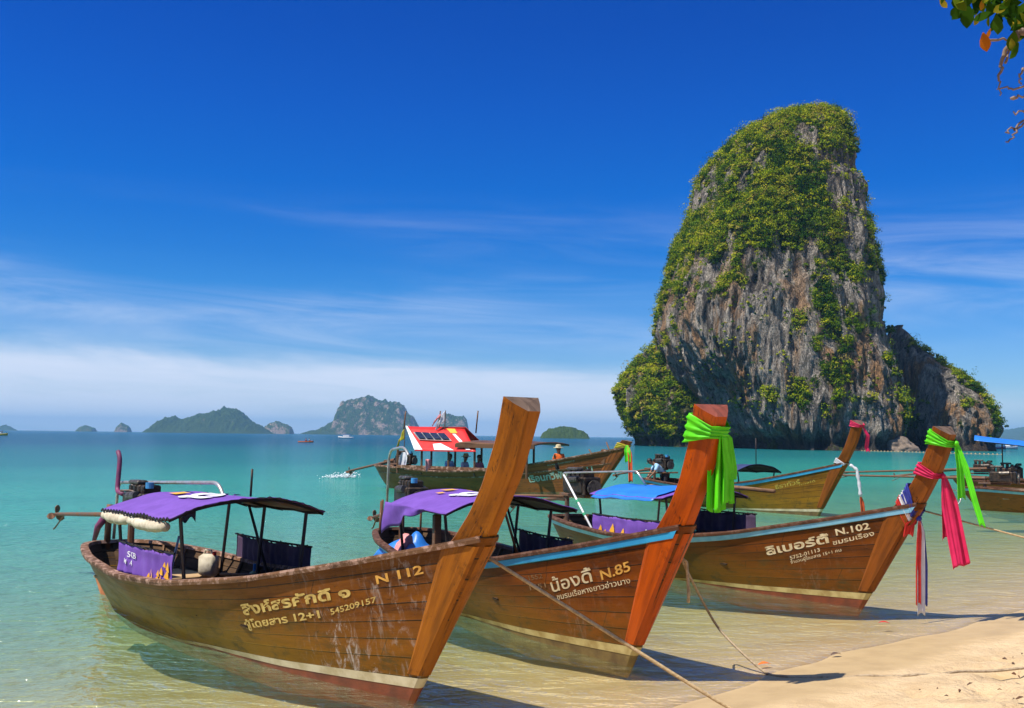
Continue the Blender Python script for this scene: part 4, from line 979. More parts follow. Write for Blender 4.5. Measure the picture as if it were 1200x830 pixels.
hull_text(h3, 'ลิเบอร์ตี้', .784, .894, .475, .405, .19, MT['cream_let'], .028)
hull_text(h3, 'N.102', .900, .950, .31, .285, .150, MT['cream_let'], .022)
hull_text(h3, 'ชมรมเรือง', .902, .962, .46, .40, .105, MT['cream_let'], .014)
hull_text(h3, '5752-01113', .833, .884, .60, .53, .085, MT['cream_let'], .012)
hull_text(h3, 'จำนวนผู้โดยสาร 15+1 คน', .836, .921, .665, .58, .07, MT['cream_let'], .008)
rag(b3, 3.7, -.1, 1.46, 'navy', 'dark blue cloth hanging under the blue topped canopy', .14, .24)

# ---- boat 4: farther out behind boat 3
b4, h4 = longtail(4, (5.45, 39.77), -1.05, 'golden brown longtail boat with navy canopy and pink ribbon, floating behind the dark brown one', 1.1, 'hull_olive', 'prow_umber', 'endgrain', 'rail_dark', 'blue_paint', 'cream_paint', 'slime', 2.78, wide=.8)
fn4, c4 = canopy_set(b4, x0=3.1, x1=5.3, seed=11.0, top='navy', under='canopy_dark', ze=1.14, zr=1.38, prints=False, posts=[(3.2, -.9), (4.2, -.9), (5.2, -.9), (3.2, .9), (5.2, .9)], lash=False)
engine(b4, .6, 1.30); tail(b4, (.1, 0, 1.1), (-2.2, 0, .8))
tubeob('antenna', b4, 'black_pipe', [(5.2, 0, 1.36), (5.2, 0, 2.2)], .014, 6)
hull_text(h4, 'ธิราทัวร์', .80, .885, .42, .38, .19, MT['yellow_let'], .012); hull_text(h4, 'ทะเลใต้', .885, .935, .45, .42, .08, MT['yellow_let'], .006)

# ---- boat 5: tour boat under way, red roof
b5, h5 = longtail(5, (-5.8, 47.0), -.639, 'long dark tour boat with sloping red roof and seated passengers, passing offshore', (1.46, 1.31, 1.31), 'hull_green', 'hull_green', 'endgrain', 'rail_worn', None, 'slime', 'slime', 1.78, far=True)
S5 = 1/1.31; SX = 1/1.46
g = MB()
for side in (-1, 1):
    rows = []
    for s in SS[3:-1]:
        z = float(sheer(s)[2])*.70; p1 = hp(s, z+.02, side, 0); p2 = hp(s, z-.02, side, 0); rows.append([p1, (p1[0], p1[1]+side*.02, p1[2]), (p2[0], p2[1]+side*.02, p2[2]), p2][::side])
    g.loft(rows)
g.build('rub_strake', MT['rail_worn'], b5)
def roof5(u, v):
    a = Vector((1.45, -.15, 2.78)).lerp(Vector((4.85, -.15, 2.68)), u); c = Vector((3.1, -1.35, 1.72)).lerp(Vector((6.45, -1.35, 1.74)), u)
    p_ = a.lerp(c, v); p_.z += -.04*math.sin(u*math.pi)*math.sin(v*math.pi); return (p_.x*SX, p_.y*S5, p_.z*S5)
ro = sheet(roof5, 14, 8).build('red_roof', MT['red_roof'], b5, True, .015)
roL = lambda u, v: (lambda p_: (p_[0], p_[1]-.016, p_[2]+.016))(roof5(u, v))
def patch(quad, mat, name, par, lift=roL):
    MB().add([lift(u, v) for u, v in quad], [tuple(range(len(quad)))]).build(name, MT[mat], par)
patch([(0, .0), (.03, 0), (.14, .97), (0, .97)], 'white', 'white_print', ro); patch([(.36, .70), (.50, .66), (.66, .97), (.34, .97)], 'white', 'white_print', ro)
patch([(.76, .25), (.81, .25), (.93, .95), (.86, .95)], 'white', 'white_print', ro); patch([(.70, .04), (.84, .04), (.85, .22), (.74, .22)], 'yellow_print', 'yellow_print', ro)
roL2 = lambda u, v: (lambda p_: (p_[0], p_[1]-.035, p_[2]+.04))(roof5(u, v))
so = MB().add([roL2(u, v) for u, v in [(.10, .28), (.64, .28), (.70, .58), (.16, .58)]], [(0, 1, 2, 3)]).build('solar_panel', MT['steel'], b5, solid=-.03)
for k in range(4):
    u0 = .125+k*.132; MB().add([(lambda p_: (p_[0], p_[1]-.04, p_[2]+.045))(roL2(u, v)) for u, v in [(u0, .31), (u0+.115, .31), (u0+.162, .55), (u0+.047, .55)]], [(0, 1, 2, 3)]).build('solar_cell', MT['solar'], so)
def roofb(u, v): return ((1.5+3.4*u)*SX, (-.15+1.3*v)*S5, (2.74-.75*v)*S5)
sheet(roofb, 8, 4).build('rear_awning', MT['red_roof'], b5, True, .015)
def roof5b(u, v): return ((5.3+4.0*u)*SX, (-1.25+2.5*v)*S5, (2.02+.10*(1-(2*v-1)**2)+.02*math.sin(u*12))*S5)
sheet(roof5b, 14, 8).build('flat_roof', MT['brown_post'], b5, True, .05)
MB().box((7.3*SX, -1.27*S5, 1.97*S5), (4.04*SX, .04, .12)).build('roof_fascia', MT['brown_post'], b5)
for x in (1.9, 3.3, 4.8, 6.2, 7.6, 8.85):
    for y in (-1.12, 1.12):
        MB().tube([(x*SX, y*S5, .55), (x*SX, y*S5, (1.98 if x > 5 else 1.9)*S5)], .035, 6).build('roof_post', MT['brown_post'], b5)
MB().box((4.6*SX, -1.16*S5, 1.02*S5), (5.4*SX, .04, .10)).build('side_board', MT['rail_worn'], b5)
for k, (x, y) in enumerate(((1.3, -.2), (3.3, -.15), (5.4, -.15))): tubeob('flag_pole', b5, 'brown_post', [(x*SX+.05, y*S5, 2.5*S5), (x*SX+.12, y*S5, 3.45*S5)], .022, 6)
hull_text(h5, 'เรือนกวีพัน', .745, .875, .60, .66, .30, MT['mint_let'], .03); hull_text(h5, 'N.11', .90, .945, .58, .60, .24, MT['mint_let'], .02)
hull_text(h5, 'ชมรมเรือหางยาว', .79, .87, .17, .17, .07, MT['mint_let'], .0)
tail(b5, (.4, .1, .95), (-1.75, .25, .5), .045, .15); engine(b5, .9, 1.0, .9)
for k, (x, z) in enumerate(((10.6, 1.9), (11.4, 2.2))): tubeob('bow_rod', b5, 'rust', [(x*SX+.5, 0, 1.2), (x*SX+.25, .1, z*S5)], .02, 6)
MB().box((8.1, -.1, 1.26), (.16, .16, .42), (0, .1, 0), .02).build('bow_bitt', MT['brown_post'], b5)

# ---- boats at the right edge: sterns with raised long tails
def stern_boat(key, loc, rz, label, hull, strake, can, tip, shaft0, shaft1):
    b, ho = longtail(key, loc, rz, label, 1.05, hull, 'prow_umber', 'endgrain', 'rail_dark', strake, 'cream_paint', 'slime', tip)
    engine(b, 1.0, 1.12, 1.15, cover=False); tail(b, shaft0, shaft1, .04, .13)
    if can: can(b)
    return b
def canA(b):
    MB().box((2.0, 0, .70), (2.2, 1.3, .05), None, .01).build('stern_deck', MT['bench'], b)
    canopy_set(b, x0=2.9, x1=5.2, seed=15.0, top='blue_tarp', under='canopy_dark', ze=1.45, zr=1.62, prints=False, posts=[(3, -.9), (5.1, -.9), (3, .9), (5.1, .9)], lash=False)
def canB(b):
    canopy_set(b, x0=-.2, x1=4.4, hw=1.05, seed=18.0, top='blue_tarp', under='blue_tarp', ze=2.34, zr=2.52, slope=-.55, prints=False, posts=[(.75, -.55), (.75, .55), (4.3, -.9), (4.3, .9)], lash=False)
stern_boat(6, (16.2, 36.4), -.55, 'dark longtail boat with blue strake, lowest of those cut off by the right edge', 'hull_green', 'pale_blue_paint', canA, 2.72, (.5, 0, 1.06), (-4.6, .0, 1.02))
stern_boat(7, (19.2, 42.0), -.45, 'dark longtail boat under a high bright blue awning at the right edge', 'hull_green', None, canB, 2.72, (.5, 0, 1.25), (-5.6, -.6, .95))
stern_boat(8, (20.6, 47.5), -.40, 'dark longtail boat with bare engine, behind the boat with the blue awning', 'hull_green', None, None, 2.72, (.5, 0, 1.1), (-2.6, 0, .7))
lp = []
for k in range(25): a = 2*math.pi*k/24; lp.append((.28*math.cos(a), .05*math.sin(2*a), .28*math.sin(a)))
o = tubeob('steel_hoop', None, 'steel', lp, .022, 6); o.location = (15.55, 36.3, .42); o.rotation_euler = (0, 0, -.2); tag(o, 'metal hoop hanging over the water at the stern of the lowest right boat', 'hoop')
# ------------------------------------------------------------------ sashes, ropes, people, small things
def strip(fn, nu, nv, name, mat, parent=None, th=.006): return sheet(fn, nu, nv).build(name, MT[mat], parent, True, th)

def wrap(b, z0, height, tilt, mat, parent, seed, name='wrap', grow=.03):
    """cloth band tied round the prow of boat b, lying in its local frame; dips towards the front edge by tilt"""
    sec = prow_section(z0, grow); pts = []
    for i in range(6):
        a, c = Vector((*sec[i], 0)), Vector((*sec[(i+1) % 6], 0))
        for q in range(7): pts.append(a.lerp(c, q/7))
    x0 = min(p_.x for p_ in pts); x1 = max(p_.x for p_ in pts); n = len(pts)
    mb = MB(); rows = []
    for i in range(n+1):
        p_ = pts[i % n]; r = []
        f = (p_.x-x0)/(x1-x0)
        for k in range(15):
            v = k/14; z = z0-tilt*f+(v-.5)*height*(1.25-.75*f)+.0
            shift = fx(z)-fx(z0) if f > .5 else (fx(z)-fx(z0))*.9
            bul = .010*math.sin(v*21+i*.22+seed)+.006*math.sin(v*37+i*.1)
            d_ = Vector((p_.x-(x0+x1)/2, p_.y, 0)).normalized()
            r.append((p_.x+shift+d_.x*bul, p_.y+d_.y*bul, z))
        rows.append(r)
    mb.loft(rows); return mb.build(name, MT[mat], parent, True, -.006)

def hanging(path, width, mat, parent, name='tail', seed=1.0, pleat=3, nu=30, nv=22, side=None, th=.002, taper=1.0, curl=.25):
    """cloth tail following a path, pleated across its width"""
    path = [Vector(p_) for p_ in path]; L = len(path)-1
    side = Vector(side or (1, 0, 0)).normalized()
    def f(u, v):
        t = u*L; i = min(int(t), L-1); p_ = path[i].lerp(path[i+1], t-i); d_ = (path[i+1]-path[i]).normalized(); n_ = d_.cross(side).normalized()
        w_ = width*(.28+.72*min(u*3, 1)**.7)*(1+(taper-1)*u); q = v-.5
        off = w_*curl*(.35*math.sin(v*pleat*2*math.pi+seed+u*1.5)+.25*math.sin(v*pleat*math.pi*3.1+seed*2)+.12*math.sin(v*pleat*math.pi*7.3+u*5+seed))*(.6+.4*u)
        return tuple(p_+side*(q*w_)+n_*off+d_*(.02*math.sin(v*7+seed)*u))
    return sheet(f, nu, nv).build(name, MT[mat], parent, True, th)

def on(b): return b.location.copy(), b.rotation_euler.z, tuple(b.scale)
def sash_root(b, label, cat='sash', name='sash'):
    l, r, s = on(b); return tag(empty(name, l, r, s), label, cat, 'coloured sashes tied to the prows')
knot = lambda root, p_, r, mat: MB().ball(p_, r, 10, 7).build('knot', MT[mat], root, True)

# boat 2: lime green bundle
t = sash_root(b2, 'big lime green sash with a pleated bundle, tied to the bright orange prow')
wrap(b2, 2.50, .22, .05, 'green_cloth', t, 1.0)
knot(t, (9.24, .03, 2.47), .05, 'green_cloth')
for k, (dx, dy, ln, w_) in enumerate(((-.06, .03, .74, .17), (-.02, .10, .66, .19), (-.12, -.03, .74, .14), (-.04, .15, .46, .13))):
    hanging([(9.25, .05, 2.48), (9.25+dx*.5, .06+dy*.5, 2.40), (9.22+dx, .07+dy, 2.12), (9.20+dx, .07+dy*1.05, 2.46-ln)], w_, 'green_cloth', t, 'tail', k*1.7, 2.5, side=(-.45, .9, 0), curl=.32)
# boat 3: green, pink and tricolour
t = sash_root(b3, 'narrow lime green sash with two long tails, topmost on the dark brown prow')
wrap(b3, 2.46, .16, .10, 'green_cloth', t, 2.0); knot(t, (9.28, .05, 2.37), .035, 'green_cloth')
hanging([(9.27, .06, 2.38), (9.29, .10, 2.1), (9.29, .12, 1.64)], .13, 'green_cloth', t, 'tail', .6, 1.5, side=(.2, .9, 0), taper=1.15)
hanging([(9.28, .07, 2.38), (9.36, .11, 2.08), (9.47, .15, 1.6), (9.55, .18, 1.30)], .085, 'green_cloth', t, 'tail', 2.1, 1.0, side=(.3, .9, 0))
t = sash_root(b3, 'hot pink sash with long tails, in the middle of the dark brown prow')
wrap(b3, 2.03, .13, .10, 'pink_cloth', t, 3.0); knot(t, (9.07, .06, 1.93), .032, 'pink_cloth')
hanging([(9.05, .07, 1.93), (9.05, .10, 1.6), (9.04, .12, 1.3), (9.03, .13, 1.10)], .15, 'pink_cloth', t, 'tail', 1.2, 1.2, side=(.2, .9, .2), taper=.8)
hanging([(9.06, .08, 1.92), (9.11, .12, 1.55), (9.17, .16, 1.1), (9.22, .19, .75)], .24, 'pink_cloth', t, 'tail', 2.7, 1.5, side=(.2, .9, .25), taper=1.05)
t = sash_root(b3, 'red, white and blue sash hanging lowest on the dark brown prow')
for k, (z, m_) in enumerate(((1.62, 'red_cloth'), (1.69, 'white_cloth'), (1.76, 'blue_cloth'))): wrap(b3, z-.02, .085+.05*(k == 2), .34, m_, t, 4.0+k, grow=.02+.004*k)
knot(t, (8.69, .03, 1.34), .04, 'blue_cloth')
for k, (m_, dy, ln) in enumerate((('red_cloth', -.055, 1.08), ('white_cloth', .0, 1.22), ('blue_cloth', .085, 1.10))):
    hanging([(8.70, .03, 1.34), (8.70, .04+dy*.4, 1.15), (8.69, .05+dy, .7), (8.68, .05+dy, 1.27-ln)], .085+.05*(k == 1), m_, t, 'tail', k*1.1, 1.0, side=(.2, .95, 0), curl=.2)
hanging([(8.66, -.02, 1.34), (8.60, -.05, 1.25), (8.57, -.05, 1.1)], .14, 'red_cloth', t, 'tail', .4, 1.0, side=(.5, .8, 0))
# boat 4: pink at the top, garland at the sheer
t = sash_root(b4, 'short hot pink sash at the top of the golden brown prow farther out')
wrap(b4, 2.64, .13, .08, 'pink_cloth', t, 5.0, grow=.02)
hanging([(9.30, .06, 2.55), (9.38, .16, 2.3), (9.34, .14, 1.98), (9.38, .16, 1.86)], .13, 'pink_cloth', t, 'tail', 1.0, 1.0, side=(.2, .9, 0))
t = sash_root(b4, 'white garland with an orange end hanging from the golden brown bow', 'garland', 'garland')
wrap(b4, 1.62, .10, .12, 'white_cloth', t, 6.0, grow=.03)
g = MB(); pts = [(8.84, .05, 1.50), (8.98, .16, 1.36), (9.02, .20, 1.0), (9.05, .22, .62)]; g.tube([Vector(pts[i//4]).lerp(Vector(pts[min(i//4+1, 3)]), (i % 4)/4) for i in range(13)], [.045+.012*math.sin(i*2.4) for i in range(13)], 8); g.build('flower_string', MT['white_cloth'], t, True)
hanging([(9.05, .22, .64), (9.08, .24, .4), (9.10, .25, .02)], .14, 'orange_cloth', t, 'tail', .2, 1.0, side=(.2, .9, 0))
# boat 5: ribbons on the bow, flags on the roof
t = sash_root(b5, 'yellow green and orange ribbon on the low bow of the passing tour boat')
wrap(b5, 1.60, .13, .04, 'yellow_cloth', t, 7.0, grow=.03)
hanging([(8.86, -.14, 1.56), (8.93, -.18, 1.3), (8.95, -.18, .55)], .11, 'orange_cloth', t, 'tail', .2, 1.0, side=(.8, .4, 0)); hanging([(8.82, -.15, 1.6), (8.86, -.2, 1.4), (8.88, -.2, 1.12)], .16, 'green_cloth', t, 'tail', 1.2, 1.0, side=(.8, .4, 0))
def flag(b, x, y, z, mat, label, ln, drop, name='flag'):
    l, r, s = on(b); t = tag(empty(name, l, r, s), label, 'flag')
    f = lambda u, v: (x-ln*.55*u-.10*u*v, y-.08*math.sin(u*6)*u-.1*u, z-drop*.9*u-.30*v*(1-.2*u)+.03*math.sin(u*9+v*4))
    sheet(f, 14, 8).build('cloth', MT[mat], t, True, .006); MB().tube([(x, y, z-.75), (x+.03, y, z+.03)], .012, 6).build('staff', MT['brown_post'], t); return t
f_ = flag(b5, 2.62, -.2, 2.62, 'white_cloth', 'faded pink and white flag flying above the red roof', .42, .45); hanging([(2.55, -.3, 2.5), (2.45, -.36, 2.4), (2.32, -.40, 2.2)], .16, 'coral_cloth', f_, 'red_patch', 1., 1., side=(.2, .2, 1))
flag(b5, 1.30, -.55, 2.02, 'yellow_cloth', 'drooping yellow flag at the stern end of the red roof', .30, .42)
o = hanging([(1.45, -.72, 1.25), (1.45, -.74, 1.0), (1.40, -.74, .72)], .32, 'white_cloth', None, 'plastic_bag', .7, 2.0, side=(1, 0, 0)); l, r, s = on(b5); o.location = l; o.rotation_euler = (0, 0, r); o.scale = s; tag(o, 'white plastic bag hanging at the stern post of the tour boat', 'bag')

# ropes
def rope(pts, r, label, mat='rope', sag=0.0):
    pts = [Vector(p_) for p_ in pts]; o = []
    for i in range(len(pts)-1):
        for q in range(12): t_ = q/12; p_ = pts[i].lerp(pts[i+1], t_); p_.z -= sag*4*t_*(1-t_); o.append(p_)
    o.append(pts[-1])
    def cat(P):   # smooth once
        return [P[0]]+[(P[i-1]+P[i]*2+P[i+1])/4 for i in range(1, len(P)-1)]+[P[-1]]
    for _ in range(4): o = cat(o)
    return tag(tubeob('mooring_rope', None, mat, o, r, 7), label, 'rope', 'mooring ropes running to the beach')
gz_ = lambda x, y: float(ground(np.array([x]), np.array([y]))[0])
p0 = at1(b1, 8.52, .16, 1.36)
rope([p0, (1.93, 8.62, gz_(1.93, 8.62)+.03), (2.35, 8.1, gz_(2.35, 8.1)+.02), (2.9, 7.6, gz_(2.9, 7.6)-.04)], .016, 'taut tan rope crossing in front of the orange prowed boat to the sand', 'rope', .0)
q0 = at1(b2, 8.42, .14, 1.22)
rp = [q0, (2.3, 11.5, .32), (2.62, 10.75, .02)]+[(x, y, gz_(x, y)+.012) for x, y in ((2.75, 10.5), (3.05, 10.32), (3.5, 10.25), (3.95, 10.12), (4.4, 10.2), (4.95, 10.02), (5.6, 9.9))]
rope(rp, .014, 'slack rope dipping from the orange prowed boat and lying across the sand', 'rope_grey', .02)
s0 = at1(b3, 8.6, .12, 1.46)
rope([s0, (9.6, 12.4, gz_(9.6, 12.4)+.02), (10.1, 12.1, gz_(10.1, 12.1)-.05)], .012, 'thin rope running right from the dark brown bow beside the sashes', 'rope', .03)
o = tubeob('rope_tie', None, 'rope', [at1(b2, 8.42, .10, 1.24), at1(b2, 8.45, .2, 1.16), at1(b2, 8.46, .22, .86), at1(b2, 8.48, .2, .76)], .016, 6); tag(o, 'short rope end dangling at the side of the orange prow', 'rope')

# people: one skinned body each, clothes as children
def skin(name, joints, edges, mat, parent):
    me = bpy.data.meshes.new(name); me.from_pydata([j[0] for j in joints], edges, []); me.materials.append(mat)
    o = bpy.data.objects.new(name, me); COL.objects.link(o); o.parent = parent
    md = o.modifiers.new('skin', 'SKIN'); md.use_smooth_shade = True
    for k, j in enumerate(joints):
        d_ = me.skin_vertices[0].data[k]; r = j[1]; d_.radius = (r, r) if not isinstance(r, tuple) else r; d_.use_root = (k == 0)
    o.modifiers.new('sub', 'SUBSURF').levels = 1; o.modifiers['sub'].render_levels = 2; return o
def person(loc, rz, label, pose, top, legs, hat=None, group=None, vest=None):
    """pose: 'sit' or 'bend'; X forward"""
    t = tag(empty('person', loc, rz), label, 'person', group)
    if pose == 'sit':
        pel, ch, nk, hd = (0, 0, .10), (.02, 0, .42), (.04, 0, .56), (.07, 0, .70)
        sh = [(.02, s*.17, .50) for s in (-1, 1)]; el = [(.08, s*.23, .26) for s in (-1, 1)]; ha = [(.30, s*.14, .20) for s in (-1, 1)]
        kn = [(.42, s*.11, .12) for s in (-1, 1)]; an = [(.46, s*.11, -.28) for s in (-1, 1)]; toe = [(.60, s*.12, -.31) for s in (-1, 1)]
    else:
        pel, ch, nk, hd = (0, 0, .90), (.34, 0, 1.22), (.46, 0, 1.30), (.58, 0, 1.36)
        sh = [(.36, s*.18, 1.24) for s in (-1, 1)]; el = [(.50, s*.21, .98) for s in (-1, 1)]; ha = [(.66, s*.12, .80) for s in (-1, 1)]
        kn = [(.08, s*.12, .48) for s in (-1, 1)]; an = [(-.02, s*.14, .08) for s in (-1, 1)]; toe = [(.14, s*.15, .04) for s in (-1, 1)]
    J = [(pel, .125), (ch, .135), (nk, .055), (hd, .095)]; E_ = [(0, 1), (1, 2), (2, 3)]
    def addj(p_, r, par): J.append((p_, r)); E_.append((par, len(J)-1)); return len(J)-1
    hv = Vector(hd); fwd = Vector((.35, 0, .94)) if pose == 'sit' else Vector((.9, 0, .35))
    addj(tuple(hv+fwd*.10), .080, 3)
    for k, s in enumerate((-1, 1)):
        a = addj(sh[k], .065, 1); a = addj(el[k], .045, a); wv = addj(ha[k], .030, a); d_ = (Vector(ha[k])-Vector(el[k])).normalized()
        pm = addj(tuple(Vector(ha[k])+d_*.06), .034, wv)
        for q in range(4): addj(tuple(Vector(ha[k])+d_*(.15-.012*abs(q-1.3))+Vector((0, (q-1.5)*.024, -.02))), .009, pm)
        addj(tuple(Vector(ha[k])+d_*.08+Vector((0, -s*.05, 0))), .011, wv)
        a = addj((pel[0]+.02, s*.10, pel[2]-.03), .095, 0); a = addj(kn[k], .062, a); a = addj(an[k], .042, a); addj(toe[k], .038, a)
    body = skin('body', J, E_, MT['skin'], t)
    tj = [(pel, .145), (ch, .155), ((nk[0], 0, nk[2]-.03), .075)]; te = [(0, 1), (1, 2)]
    for k in (0, 1): tj += [(sh[k], .085), (tuple(Vector(sh[k]).lerp(Vector(el[k]), .8)), .066)]; te += [(1, len(tj)-2), (len(tj)-2, len(tj)-1)]
    skin('shirt', tj, te, MT[top], t)
    tj = [(pel, .150)]; te = []
    for k, s in ((0, -1), (1, 1)):
        tj += [((pel[0]+.02, s*.10, pel[2]-.03), .112), (kn[k], .082), (tuple(Vector(kn[k]).lerp(Vector(an[k]), .85)), .066)]; n = len(tj); te += [(0, n-3), (n-3, n-2), (n-2, n-1)]
    skin('trousers', tj, te, MT[legs], t)
    hc = hv+fwd*.06; up = Vector((-.1, 0, 1)) if pose == 'sit' else Vector((.2, 0, 1))
    MB().ball(tuple(hc+up*.035+Vector((-.02, 0, 0))), (.108, .10, .10), 12, 8).build('hair', MT['hair'], t, True)
    fc = MB(); f_ = Vector((1, 0, 0)) if pose == 'sit' else Vector((.8, 0, -.5))
    fc.ball(tuple(hc+f_*.105+Vector((0, 0, -.015))), (.018, .014, .022), 8, 6); fc.ball(tuple(hc+Vector((0, .10, -.01))), (.02, .012, .03), 8, 6); fc.ball(tuple(hc+Vector((0, -.10, -.01))), (.02, .012, .03), 8, 6)
    fc.build('nose_and_ears', MT['skin'], t, True)
    if hat:
        h_ = MB(); n = 18; prof = [(.21, -.03), (.20, -.015), (.115, .0), (.11, .07), (.08, .11), (.01, .12)]
        h_.loft([[(hc.x+r*math.cos(2*math.pi*k/n), hc.y+r*math.sin(2*math.pi*k/n), hc.z+.06+z) for k in range(n)] for r, z in prof], True); h_.build('hat', MT[hat], t, True, .008)
    if vest:
        skin('life_vest', [((pel[0], 0, pel[2]+.06), .165), (ch, .178), ((nk[0], 0, nk[2]-.05), .10)], [(0, 1), (1, 2)], MT[vest], t)
    return t
def seat5(x, y, z): return b5.location+Matrix.Rotation(b5.rotation_euler.z, 3, 'Z') @ Vector((x, y, z))
r5 = b5.rotation_euler.z
person(seat5(9.95, -.45, 1.16), r5+2.6, 'seated man in an orange top and straw hat near the bow of the tour boat', 'sit', 'orange_vest', 'trousers', 'straw')
GP = 'passengers seated under the roofs of the tour boat'
person(seat5(4.3, -.5, .74), r5+-0.1, 'passenger in a light blue shirt, under the red roof towards the stern', 'sit', 'shirt_blue', 'trousers', None, GP)
person(seat5(5.1, -.45, .72), r5+0.1, 'passenger in a straw hat and white shirt under the red roof', 'sit', 'white_cloth', 'trousers', 'straw', GP)
person(seat5(5.9, -.5, .72), r5+-0.3, 'passenger in a coral pink shirt near the forward edge of the red roof', 'sit', 'coral_cloth', 'trousers', None, GP)
person(seat5(6.7, -.45, .74), r5+0.0, 'passenger in a purple shirt beside the big brown prow, under the flat roof', 'sit', 'purple', 'trousers', None, GP)
person(seat5(8.1, -.45, .80), r5+0.0, 'passenger in black under the forward end of the flat roof', 'sit', 'trousers', 'trousers', None, GP)
o = rag(b5, 2.62, -.96, 1.05, 'coral_cloth', 'coral life vest hung on the side rail below the red roof', .22, .36, 'life_vest'); o.scale = (1.3,)*3
person(at1(b4, .75, 0, .10), b4.rotation_euler.z-1.9, 'man in a light blue shirt bending forward in the stern behind the orange prow', 'bend', 'shirt_blue', 'trousers')
tag(tubeob('oar', None, 'rib', [at1(b4, .2, -.9, .95), at1(b4, 1.2, .2, 1.0)], .03, 7), 'wooden oar across the stern beside the bending man', 'oar')

# buoy line, kayak, far craft
t = tag(empty('buoy_line', (75, 232, 0)), 'long rope of small pale floats strung across the water below the rock', 'buoy line')
MB().tube([(k*.5, -k*1.45, -.02) for k in range(31)], .04, 5).build('rope', MT['rope'], t)
fb = MB().ball((0, 0, .05), (.17, .17, .15), 8, 6).build('float', MT['rope'], t, True); fb.location = (0, 0, 0)
for k in range(1, 44):
    c = fb.copy(); COL.objects.link(c); c.parent = t; c.location = (k*.35, -k*1.01, 0)
def small_boat(name, loc, rz, label, cat, L_, w_, hgt, mat, cabin=None):
    t = tag(empty(name, loc, rz), label, cat); rows = []
    for i in range(13):
        u = i/12; hw_ = w_/2*max(math.sin(math.pi*min(max(u*.85+.12, 0), 1)), .06); zt = hgt*(.8+.7*max(u-.55, 0)**1.5*2); rows.append([(L_*(u-.5), -hw_*.9, zt), (L_*(u-.5), -hw_, zt*.9), (L_*(u-.5), -hw_*.6, -.1), (L_*(u-.5), hw_*.6, -.1), (L_*(u-.5), hw_, zt*.9), (L_*(u-.5), hw_*.9, zt)])
    MB().loft(rows, True, True).build('hull', MT[mat], t, True)
    if cabin: MB().box((-.05*L_, 0, hgt+cabin*.45), (L_*.4, w_*.7, cabin*.9), None, .08).build('cabin', MT['white'], t); MB().box((-.05*L_, 0, hgt+cabin*1.0), (L_*.5, w_*.8, .10), None, .03).build('cabin_roof', MT['blue_tarp'], t)
    return t
k_ = small_boat('kayak', (-56.5, 283, 0), .1, 'tiny orange kayak on the open water left of the red roofed boat', 'kayak', 4.2, .9, .35, 'orange_vest')
person((-56.5, 283, .30), .1, 'paddler in a red top sitting in the tiny kayak', 'sit', 'red_cloth', 'trousers')
person((-55.6, 283.1, .30), .1, 'paddler in white sitting at the bow end of the tiny kayak', 'sit', 'white_cloth', 'trousers')
small_boat('speedboat', (-90, 560, 0), 2.9, 'tiny white speedboat below the large far island', 'boat', 9, 2.6, 1.0, 'white', 1.1)
small_boat('speedboat', (148, 315, 0), .3, 'dark hulled far boat seen just under the blue awning', 'boat', 9, 2.4, .9, 'navy', .9)
small_boat('speedboat', (163, 335, 0), .6, 'white far boat at the right edge below the blue awning', 'boat', 8, 2.4, 1.0, 'white', 1.0)
small_boat('speedboat', (-224, 450, 0), .1, 'tiny yellow and white boat at the left edge on the horizon', 'boat', 7, 2.4, .9, 'yellow_cloth', 1.2)

# leaf and flotsam on the water's edge
def flot(x, y, z, col, label, r=.05, name='fallen_leaf'):
    f = lambda u, v: (r*2*(u-.5), r*1.1*(v-.5)*math.sin(math.pi*min(max(u, .04), .96)), .02*math.sin(u*3))
    o = sheet(f, 8, 5).build(name, MT[col], None, True, .004); o.location = (x, y, z); o.rotation_euler = (0, 0, x*7); tag(o, label, 'leaf')
flot(2.72, 11.1, .012, 'orange_vest', 'orange leaf floating beside the slack rope', .07); flot(4.9, 13.6, .02, 'red_cloth', 'reddish leaf on the wet sand near the beach edge', .07)
flot(3.62, 11.55, .03, 'rust', 'small brown leaf on the wet sand at the waterline', .06)

# tree leaning in from the right: trunk outside the frame, leafy end and bare twigs in it
def at(px, py, y):
    X, Y = px-600, py-415; cr, sr = math.cos(ROLL), math.sin(ROLL); r, u = (X*cr+Y*sr)/FPX, -(-X*sr+Y*cr)/FPX; c, s = math.cos(PITCH), math.sin(PITCH)
    d_ = Vector((r, c-u*s, s+u*c)); return Vector((0, 0, HCAM))+d_*(y/d_.y)
TR = tag(empty('overhanging_tree', (4.6, 5.4, gz_(4.6, 5.4))), 'leafy branch with yellowing leaves and bare twigs hanging in at the top right corner', 'tree'); o0 = TR.location
LOC = lambda p_: tuple(Vector(p_)-o0)
BARK = plain('grey_bark', (0.30, 0.22, 0.17), (0.17, 0.12, 0.09), 0.9, 0, 6, .6, 20)
mb = MB(); mb.tube([(0, 0, -.2), (.05, .0, 1.2), (-.1, -.1, 2.4), (-.35, -.2, 3.6)], [.17, .14, .11, .08], 10); mb.build('trunk', BARK, TR, True)
top_ = Vector((4.25, 5.2, gz_(4.6, 5.4)+3.6))
